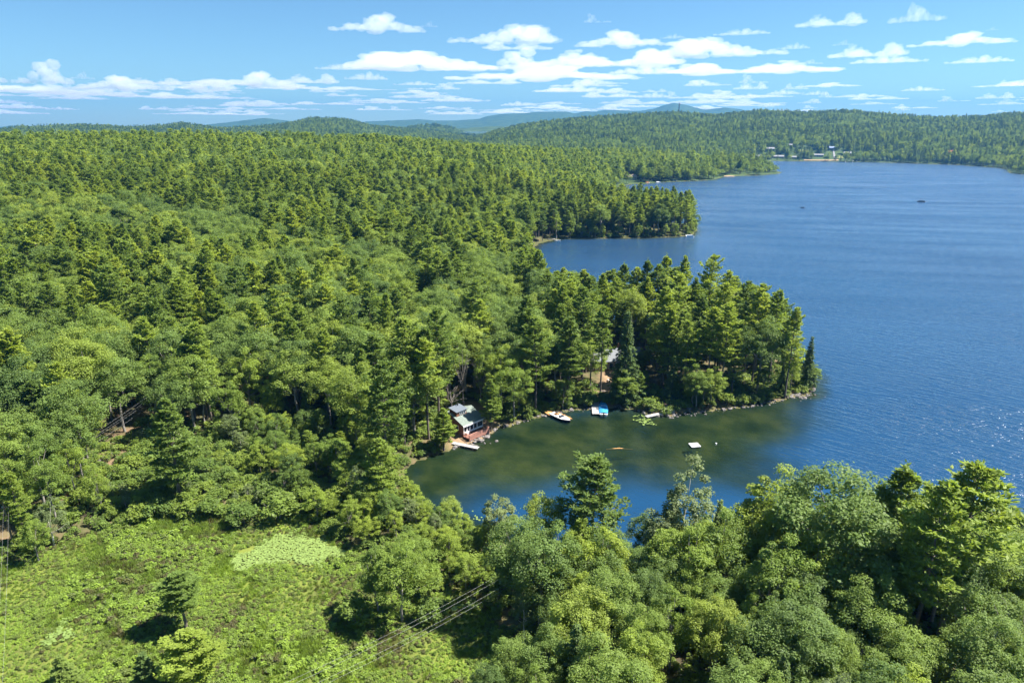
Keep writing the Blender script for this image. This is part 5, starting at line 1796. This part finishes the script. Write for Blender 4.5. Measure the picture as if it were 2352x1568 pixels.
DEAD = [bare_tree(900 + i, [15, 18, 12][i], [2.4, 2.0, 2.8][i]) for i in range(3)]
for k in range(26):
    u, v = rng.uniform(30, 1180), rng.uniform(520, 940)
    q_ = at(u, v, 6.0); q_ = at(u, v, hz(*q_))
    if float(sdf(SHORE, np.array([q_[0]]), np.array([q_[1]]))[0]) < 6:
        continue
    z_ = hz(*q_)
    o = empty('dead_tree', (q_[0], q_[1], z_), rng.random() * 6, 'grey leafless tree in the woods, ' + place_words(q_[0], q_[1], z_ + 15), 'tree', 'dead trees')
    o.scale = (1, 1, 0.95 + 0.35 * rng.random())
    link(bpy.data.objects.new('trunk', DEAD[k % 3]), o)


# ------------------------------------------------------------------ power lines
def sag(p, q_, s, n=14):
    p, q_ = Vector(p), Vector(q_)
    return [p.lerp(q_, i / n) - Vector((0, 0, 4 * s * (i / n) * (1 - i / n))) for i in range(n + 1)]


def utility_pole(x, y, h, rz, label, arm=2.4):
    o = empty('utility_pole', (x, y, hz(x, y)), rz, label, 'utility pole', 'poles of the power line')
    MB().tube([(0, 0, -1), (0, 0, h)], [0.17, 0.12], 8).build('post', M['pole'], o)
    MB().box(-arm / 2, arm / 2, -0.06, 0.06, h - 1.0, h - 0.86).build('crossarm', M['pole'], o)
    for k in (-0.46, -0.15, 0.46):
        MB().tube([(k * arm, 0, h - 0.858), (k * arm, 0, h - 0.6)], 0.06, 6).build('insulator', M['grey_vinyl'], o)
    return o


def wire(p, q_, label, s=0.6, r=0.007):
    o = MB().tube(sag(p, q_, s), r, 5).build('power_line', M['wire'])
    return tag(o, label, 'wire', 'overhead power lines')


def line(u0, v0, z0, u1, v1, z1, ext0, ext1):
    a, b_ = np.array([*at(u0, v0, z0), z0]), np.array([*at(u1, v1, z1), z1])
    d = b_ - a
    return a - d * ext0, b_ + d * ext1


a, b_ = line(1196, 1297, 10.2, 690, 1563, 9.2, 0.0, 0.30)
a[2] = b_[2] = 9.6
dirv = (b_ - a)[:2] / np.hypot(*(b_ - a)[:2]); nv = np.array([-dirv[1], dirv[0]])
gz = hz(a[0], a[1])
up_ = utility_pole(a[0], a[1], a[2] + 0.55 - gz, math.atan2(nv[1], nv[0]), 'utility pole half hidden where the wood meets the marsh')
for k, (off, dz, lab) in enumerate(((-1.1, 0, 'first'), (-0.36, 0.0, 'second'), (1.1, 0, 'third'), (0.05, -1.7, 'lowest'))):
    o3 = np.array([nv[0] * off, nv[1] * off, dz])
    wire(a + o3, b_ + o3, '%s wire of the power line crossing the bottom of the marsh' % lab, 1.0)
a, b_ = line(182, 1017, 9.5, 324, 925, 10.5, 0.25, 0.25)
dirv = (b_ - a)[:2] / np.hypot(*(b_ - a)[:2]); nv = np.array([-dirv[1], dirv[0]])
for off, dz, lab in ((0.9, 0, 'upper'), (0.0, -0.1, 'second'), (-0.9, 0, 'third'), (-0.2, -1.5, 'lowest')):
    o3 = np.array([nv[0] * off, nv[1] * off, dz])
    wire(a + o3, b_ + o3, '%s wire over the clearing at the west of the forest' % lab, 0.5)
gz = hz(b_[0], b_[1])
utility_pole(b_[0], b_[1], b_[2] + 0.55 - gz, math.atan2(nv[1], nv[0]), 'utility pole in the trees at the end of the western clearing')
a, b_ = line(8, 1160, 9.0, -14, 1560, 8.6, 0.0, 0.3)
dirv = (b_ - a)[:2] / np.hypot(*(b_ - a)[:2]); nv = np.array([-dirv[1], dirv[0]])
gz = hz(a[0], a[1])
utility_pole(a[0], a[1], a[2] + 0.5 - gz, math.atan2(nv[1], nv[0]), 'utility pole at the western edge of the marsh', 1.6)
for off, dz, lab in ((0.7, 0, 'eastern'), (0.0, 0.05, 'middle'), (-0.7, 0, 'western')):
    o3 = np.array([nv[0] * off, nv[1] * off, dz])
    wire(a + o3, b_ + o3, '%s wire running down the western edge of the marsh' % lab, 0.9)


# ------------------------------------------------------------------ boats on the open lake and in the coves
def seated(parent, x, y, mat, rz=0.0):
    """a seated figure grown over a joint skeleton"""
    J = [(0, 0, 0.50), (0, 0, 0.78), (0, 0, 1.03), (0.02, 0, 1.22), (0.03, 0, 1.36), (0.02, 0.20, 0.98), (0.18, 0.26, 0.74), (0.38, 0.18, 0.68), (0.02, -0.20, 0.98), (0.18, -0.26, 0.74), (0.38, -0.18, 0.68),
         (0.40, 0.11, 0.52), (0.46, 0.12, 0.10), (0.60, 0.12, 0.06), (0.40, -0.11, 0.52), (0.46, -0.12, 0.10), (0.60, -0.12, 0.06)]
    E_ = [(0, 1), (1, 2), (2, 3), (3, 4), (2, 5), (5, 6), (6, 7), (2, 8), (8, 9), (9, 10), (0, 11), (11, 12), (12, 13), (0, 14), (14, 15), (15, 16)]
    rad = [.17, .16, .18, .06, .10, .065, .05, .04, .065, .05, .04, .085, .055, .04, .085, .055, .04]
    me = bpy.data.meshes.new('person'); me.from_pydata(J, E_, []); me.update()
    o = bpy.data.objects.new('person', me); COL.objects.link(o)
    sk = o.modifiers.new('s', 'SKIN')
    for i, r_ in enumerate(rad):
        me.skin_vertices[0].data[i].radius = (r_, r_)
    me.skin_vertices[0].data[0].use_root = True
    ss_ = o.modifiers.new('ss', 'SUBSURF'); ss_.levels = 1; ss_.render_levels = 1
    dg = bpy.context.evaluated_depsgraph_get()
    res = bpy.data.meshes.new_from_object(o.evaluated_get(dg))
    bpy.data.objects.remove(o)
    res.materials.clear(); res.materials.append(mat); res.materials.append(M['skin'])
    for p_ in res.polygons:
        p_.material_index = 1 if p_.center.z > 1.2 else 0
        p_.use_smooth = True
    o = bpy.data.objects.new('person', res)
    mw = Matrix.Translation(parent.location) @ Matrix.Rotation(parent.rotation_euler.z, 4, 'Z') @ Matrix.Translation((x, y, -0.1)) @ Matrix.Rotation(rz, 4, 'Z')
    o.matrix_world = mw
    link(o)
    return o


q_ = at(1843.5, 477.5)
fb = empty('fishing_boat', (q_[0], q_[1], 0), R(12), 'little dark fishing boat with two people out on the lake', 'boat')
hb_, secs = hull_mesh(4.6, 1.6, 0.5)
hb_.build('hull', M['navy'], fb, True)
for x0 in (-1.4, 0.1, 1.1):
    MB().box(x0, x0 + .3, -0.66 if x0 < 1 else -.45, 0.66 if x0 < 1 else .45, 0.30, 0.36).build('thwart', M['black'], fb)
MB().hull8([(-2.75, -.15, .2), (-2.34, -.15, .2), (-2.34, .15, .2), (-2.75, .15, .2), (-2.7, -.12, .95), (-2.4, -.12, .9), (-2.4, .12, .9), (-2.7, .12, .95)]).build('outboard', M['black'], fb)
tag(seated(fb, -1.3, 0, M['dark_cloth']), 'person in dark clothes seated at the stern of the fishing boat', 'person', 'people fishing')
tag(seated(fb, 1.15, 0, M['navy'], 3.1), 'person in navy clothes seated in the bow of the fishing boat', 'person', 'people fishing')

q_ = at(2116, 464)
pb = empty('pontoon_boat', (q_[0], q_[1], 0), R(-6), 'dark pontoon boat with canopy far out on the lake', 'boat')
for s_ in (-1, 1):
    MB().tube([(-3.4, s_ * .9, .05), (2.9, s_ * .9, .05), (3.6, s_ * .9, .25)], [.33, .33, .08], 10).build('pontoon', M['grey_vinyl'], pb)
MB().box(-3.2, 3.1, -1.25, 1.25, .38, .48).build('deck', M['black'], pb)
MB().box(-3.0, 2.9, -1.25, -1.2, .485, 1.15).box(-3.0, 2.9, 1.2, 1.25, .485, 1.15).box(2.85, 2.9, -1.19, 1.19, .485, 1.15).build('fence', M['navy'], pb)
MB().box(-2.9, -2.0, -1.1, 1.1, .485, 1.0).build('seat', M['grey_vinyl'], pb)
MB().box(1.8, 2.7, -1.1, -.3, .485, 1.0).build('seat', M['grey_vinyl'], pb)
MB().box(-.2, .4, .4, 1.1, .485, 1.35).build('console', M['black'], pb)
MB().poly([(-2.6, -1.2, 2.45), (1.0, -1.2, 2.45), (1.0, 0, 2.62), (-2.6, 0, 2.62), (1.0, 1.2, 2.45), (-2.6, 1.2, 2.45)], [(0, 1, 2, 3), (3, 2, 4, 5)]).build('canopy', M['dark_cloth'], pb)
for x0 in (-2.5, .9):
    for s_ in (-1, 1):
        MB().tube([(-.8, s_ * 1.2, 1.1), (x0, s_ * 1.18, 2.45)], .03, 5).build('strut', M['wire'], pb)

for u, v, lab in ((1942, 373, 'western of two tiny white sailboats off the far shore'), (1958.5, 373.5, 'eastern of two tiny white sailboats off the far shore')):
    q_ = at(u, v)
    sb = empty('sailboat', (q_[0], q_[1], 0), R(70), lab, 'sailboat', 'sailboats off the far shore')
    hb_, secs = hull_mesh(5.4, 1.8, 0.5); hb_.build('hull', M['white_gel'], sb, True)
    MB().tube([(0.5, 0, 0.3), (0.5, 0, 7.0)], .05, 6).build('mast', M['wire'], sb)
    MB().poly([(0.42, 0, 0.9), (0.42, 0, 6.8), (-2.4, .25, 1.0), (-1.0, .28, 3.4)], [(0, 1, 3), (0, 3, 2)]).build('sail', M['sail'], sb)

# second cove: dock, boats, parasol
dk_ = dock(1252, 549, 1276, 549, 2.0, 0.5, 'pale dock at the inner end of the second cove', M['grey_wood'], 3, 0.6)
q_ = at(1266, 546.5)
mb_ = empty('moored_boat', (q_[0], q_[1], 0), R(5), 'white motorboat tied up in the second cove', 'boat')
hb_, secs = hull_mesh(6.0, 2.2, 0.75); hb_.build('hull', M['white_gel'], mb_, True)
MB().box(-2.4, 0.4, -0.8, 0.8, 0.2, 0.3).build('floor', M['black'], mb_)
MB().poly([(.3, -.9, .75), (.7, 0, .8), (.3, .9, .75), (.0, -.85, 1.3), (.4, 0, 1.35), (.0, .85, 1.3)], [(0, 1, 4, 3), (1, 2, 5, 4)]).build('windshield', M['glass'], mb_)
MB().hull8([(-3.5, -.2, .2), (-3.02, -.2, .2), (-3.02, .2, .2), (-3.5, .2, .2), (-3.4, -.15, 1.1), (-3.1, -.15, 1.1), (-3.1, .15, 1.1), (-3.4, .15, 1.1)]).build('outboard', M['black'], mb_)
q_ = at(1281, 553)
ky = empty('dinghy', (q_[0], q_[1], 0), R(4), 'small white dinghy with bare mast in the second cove', 'boat')
hb_, secs = hull_mesh(3.6, 1.3, 0.4); hb_.build('hull', M['white_gel'], ky, True)
MB().tube([(-.9, 0, .1), (-.9, 0, 3.0)], .04, 6).build('mast', M['white_gel'], ky)
MB().box(-1.0, 1.0, -.5, .5, .28, .33).build('thwart', M['white_gel'], ky)
q_ = at(1331, 545)
fl = empty('floating_platform', (q_[0], q_[1], 0), 0, 'little white floating platform near the middle of the second cove', 'raft')
MB().box(-1.2, 1.2, -1, 1, .3, .38).build('deck', M['white_paint'], fl)
for s_ in (-1, 1):
    MB().tube([(-1.1, s_ * .7, .1), (1.1, s_ * .7, .1)], .2, 8).build('float', M['float'], fl)
q_ = at(1584, 543.5)
fl = empty('boat_lift', (q_[0], q_[1], 0), R(3), 'white pontoon boat moored off the end of the second point', 'boat')
for s_ in (-1, 1):
    MB().tube([(-2.6, s_ * .8, .1), (2.4, s_ * .8, .1), (2.9, s_ * .8, .2)], [.3, .3, .06], 8).build('pontoon', M['white_gel'], fl)
MB().box(-2.5, 2.4, -1.1, 1.1, .42, .5).build('deck', M['white_paint'], fl)
MB().box(-2.4, 2.3, -1.1, -1.05, .505, 1.1).box(-2.4, 2.3, 1.05, 1.1, .505, 1.1).build('fence', M['white_gel'], fl)
fl.name = 'pontoon_boat'
q_ = at(1262, 534, 1.0)
pa = empty('parasol', (q_[0], q_[1], hz(*q_)), 0, 'orange parasol on the bank of the second cove', 'parasol')
MB().tube([(0, 0, -0.1), (0, 0, 2.5)], .035, 6).build('pole', M['white_paint'], pa)
MB().poly([(0, 0, 2.75)] + [(1.9 * math.cos(k * math.pi / 4), 1.9 * math.sin(k * math.pi / 4), 2.15) for k in range(8)], [(0, 1 + k, 1 + (k + 1) % 8) for k in range(8)]).build('canopy', M['orange'], pa)


# third point: cottage, beach, skiffs
def house(x, y, z, w, d, h, rise, wall, roofm, rz, label, parts=True, group=None):
    o = empty('house', (x, y, z), rz, label, 'house', group)
    MB().poly([(-w / 2, -d / 2, -4), (w / 2, -d / 2, -4), (w / 2, d / 2, -4), (-w / 2, d / 2, -4), (-w / 2, -d / 2, h), (w / 2, -d / 2, h), (w / 2, d / 2, h), (-w / 2, d / 2, h), (-w / 2, 0, h + rise), (w / 2, 0, h + rise)],
              [(0, 1, 5, 4), (2, 3, 7, 6), (0, 4, 8, 7, 3), (1, 2, 6, 9, 5)]).build('wall', wall, o)
    b = MB()
    for s_ in (-1, 1):
        e = 0.7
        q_ = [(-w / 2 - .5, s_ * (d / 2 + e), h - rise * e / (d / 2) + .05), (w / 2 + .5, s_ * (d / 2 + e), h - rise * e / (d / 2) + .05), (w / 2 + .5, 0, h + rise + .05), (-w / 2 - .5, 0, h + rise + .05)]
        b.hull8([*q_, *[(x_, y_, z_ + 0.22) for x_, y_, z_ in q_]])
    rf = b.build('roof', roofm, o)
    MB().box(w * .2, w * .2 + .9, .2, 1.1, h, h + rise + 1.2).build('chimney', M['far_brown'], rf)
    nwin = max(2, int(w / 4))
    for k in range(nwin):
        x0 = -w / 2 + w * (k + 0.5) / nwin
        for zz in ([1.0] if h < 4.6 else [0.9, 3.4]):
            MB().box(x0 - .6, x0 + .6, -d / 2 - .06, -d / 2 - .003, zz, zz + 1.5).build('window', M['glass'], o)
    MB().box(-w * .08 - .5, -w * .08 + .5, -d / 2 - .07, -d / 2 - .003, 0.0, 2.1).build('door', M['far_brown'], o)
    return o


house(H3[0], H3[1], hz(*H3), 13, 8, 3.5, 2.4, M['far_cream'], M['far_tan_roof'], 0.2, 'cottage with pale tan roof on the third point')
for u, v, w, d, lab in ((1675, 404.6, 16, 5, 'strip of orange sand on the beach of the third point'),):
    q_ = at(u, v, 0.3)
    o = MB().poly([(-w / 2, -d / 2, -0.3), (w / 2, -d / 2, -0.3), (w * .4, d / 2, 0.55), (-w * .45, d / 2, 0.5), (0, d * .8, 0.9)], [(0, 1, 2, 4, 3)]).build('beach', M['sand'])
    o.location = (q_[0], q_[1], 0.35)
    tag(o, lab, None, None, 'structure')
for u, v, rz, mt, lab in ((1487, 420.5, 0.2, 'orange', 'orange-covered boat on the shore of the third point'), (1550, 416.5, 0.1, 'white_gel', 'white boat pulled up on the third point'), (1512, 420, 0.0, 'white_gel', 'white skiff beside the orange-covered boat')):
    q_ = at(u, v)
    o = empty('skiff', (q_[0], q_[1], 0), rz, lab, 'boat', 'boats on the third point')
    hb_, secs = hull_mesh(6.5, 2.2, 0.8); hb_.build('hull', M['white_gel'], o, True)
    MB().hull8([(-3.0, -.95, .8), (1.8, -.95, .8), (1.8, .95, .8), (-3.0, .95, .8), (-2.4, -.4, 1.6), (1.0, -.4, 1.5), (1.0, .4, 1.5), (-2.4, .4, 1.6)]).build('cover', M[mt], o)

# far shore houses, lawns, drive and mast
for hh, (x, y, z) in zip(FAR_HOUSES, FH):
    house(x, y, z, hh[2] * 0.8, hh[3] * 0.8, hh[4], hh[5] * 0.9, M['far_' + hh[6]], M['far_' + hh[7]], -math.atan2(x, y) + hh[8], hh[9], group='houses across the lake')


def drape(name, pts, mat, label, lift=0.35):
    """a sheet laid over the terrain between pixel corners"""
    P_ = [ground_hit(u, v) for u, v in pts]
    c_ = np.array(P_)
    n = 7
    g_ = []
    for i in range(n):
        for j in range(n):
            s_, t_ = i / (n - 1), j / (n - 1)
            q_ = (c_[0] * (1 - s_) + c_[1] * s_) * (1 - t_) + (c_[3] * (1 - s_) + c_[2] * s_) * t_
            g_.append(q_)
    g_ = np.array(g_)
    g_[:, 2] = height(g_[:, 0], g_[:, 1]) + lift
    f = [(i * n + j, (i + 1) * n + j, (i + 1) * n + j + 1, i * n + j + 1) for i in range(n - 1) for j in range(n - 1)]
    o = link(bpy.data.objects.new(name, arrays_mesh(name, g_, np.array(f), [mat])))
    return tag(o, label, None, None, 'structure')


drape('lawn', [(1826, 352), (1857, 352), (1857, 345), (1830, 345)], M['lawn'], 'sunlit lawn on the slope of the far shore', 0.8)
drape('lawn', [(1922, 365), (1938, 365), (1936, 359), (1922, 359)], M['lawn'], 'bright lawn beside the far drive', 0.8)
drape('drive', [(1915, 365), (1921, 365), (1915, 345), (1912, 345)], M['asphalt'], 'pale drive climbing from the far beach', 1.0)
drape('beach', [(1846, 369.5), (1926, 370), (1926, 367.3), (1846, 367.3)], M['sand'], 'long pale beach on the far shore', 0.6)
drape('clearing', [(2168, 366), (2200, 366), (2198, 360), (2172, 360)], M['sand'], 'tan clearing below the red roofed house', 0.8)
for k, (u, v) in enumerate(((1934, 369), (1940, 369.3), (1950, 369.6), (1960, 370), (1968, 370.2), (1850, 368), (1858, 368))):
    x, y = at(u, v + 1.2)
    o = empty('docked_boat', (x, y, 0.0), 0.1 * k, 'tiny white boat at the far shore, ' + place_words(x, y, 0), 'boat', 'boats along the far shore')
    hb_, secs = hull_mesh(6.5, 2.3, 0.9); hb_.build('hull', M['white_gel'], o, True)
    MB().hull8([(-2.2, -.8, .9), (.8, -.8, .9), (.8, .8, .9), (-2.2, .8, .9), (-1.8, -.7, 1.9), (.3, -.7, 1.9), (.3, .7, 1.9), (-1.8, .7, 1.9)]).build('cabin', M['white_gel'], o)
x, y, z = ground_hit(1559, 262, 2200)
x, y = at_range(1559, 262, 2690)[:2]; z = hz(x, y)
ztop = at_range(1559, 236, 2690)[2]
tw = empty('radio_mast', (x, y, z), 0.2, 'thin lattice radio mast on the ridge of the far hill', 'mast')
H_ = ztop - z
for sx_2, sy_2 in ((-1, -1), (1, -1), (1, 1), (-1, 1)):
    MB().tube([(sx_2 * 2.2, sy_2 * 2.2, -3), (sx_2 * 0.9, sy_2 * 0.9, H_ - 3)], 0.28, 5).build('leg', M['pole'], tw)
br = MB()
for k in range(9):
    z_ = H_ * k / 9; w_ = 2.2 - 1.3 * k / 9
    br.tube([(-w_, -w_, z_), (w_, -w_ * .9, z_ + H_ / 9)], .15, 4).tube([(w_, w_, z_), (-w_, w_ * .9, z_ + H_ / 9)], .15, 4).tube([(-w_, w_, z_), (-w_ * .9, -w_, z_ + H_ / 9)], .15, 4)
br.build('bracing', M['pole'], tw)
for k in (0.62, 0.78, 0.93):
    MB().box(-2.4, 2.4, -1.6, 1.6, H_ * k, H_ * k + 1.8).build('antenna', M['pole'], tw)
# glint of another lake beyond the hills
q_ = at_range(1088, 304, 3800)
x_, y_ = q_[0], q_[1]
pn = MB().poly([(-75, -150, 0), (60, -160, 0), (90, 140, 0), (-40, 170, 0)], [(0, 1, 2, 3)]).build('distant_lake', M['water'])
pn.location = (x_, y_, max(hz(x_, y_) + 1.0, q_[2])); tag(pn, 'far strip of pale water between the hills', None, None, 'structure')

# ------------------------------------------------------------------ haze
m, nt, out = new_mat('haze_air')
pv = N(nt, 'ShaderNodeVolumePrincipled')
pv.inputs['Color'].default_value = (0.06, 0.28, 0.66, 1)
pv.inputs['Density'].default_value = 0.85e-4
pv.inputs['Anisotropy'].default_value = 0.2
nt.links.new(pv.outputs[0], out.inputs['Volume'])
haze = MB().box(-10300, 10300, -300, 9900, -7, 400).build('haze', m)
tag(haze, 'thin blue summer haze over the lake and hills', None, None, 'stuff')
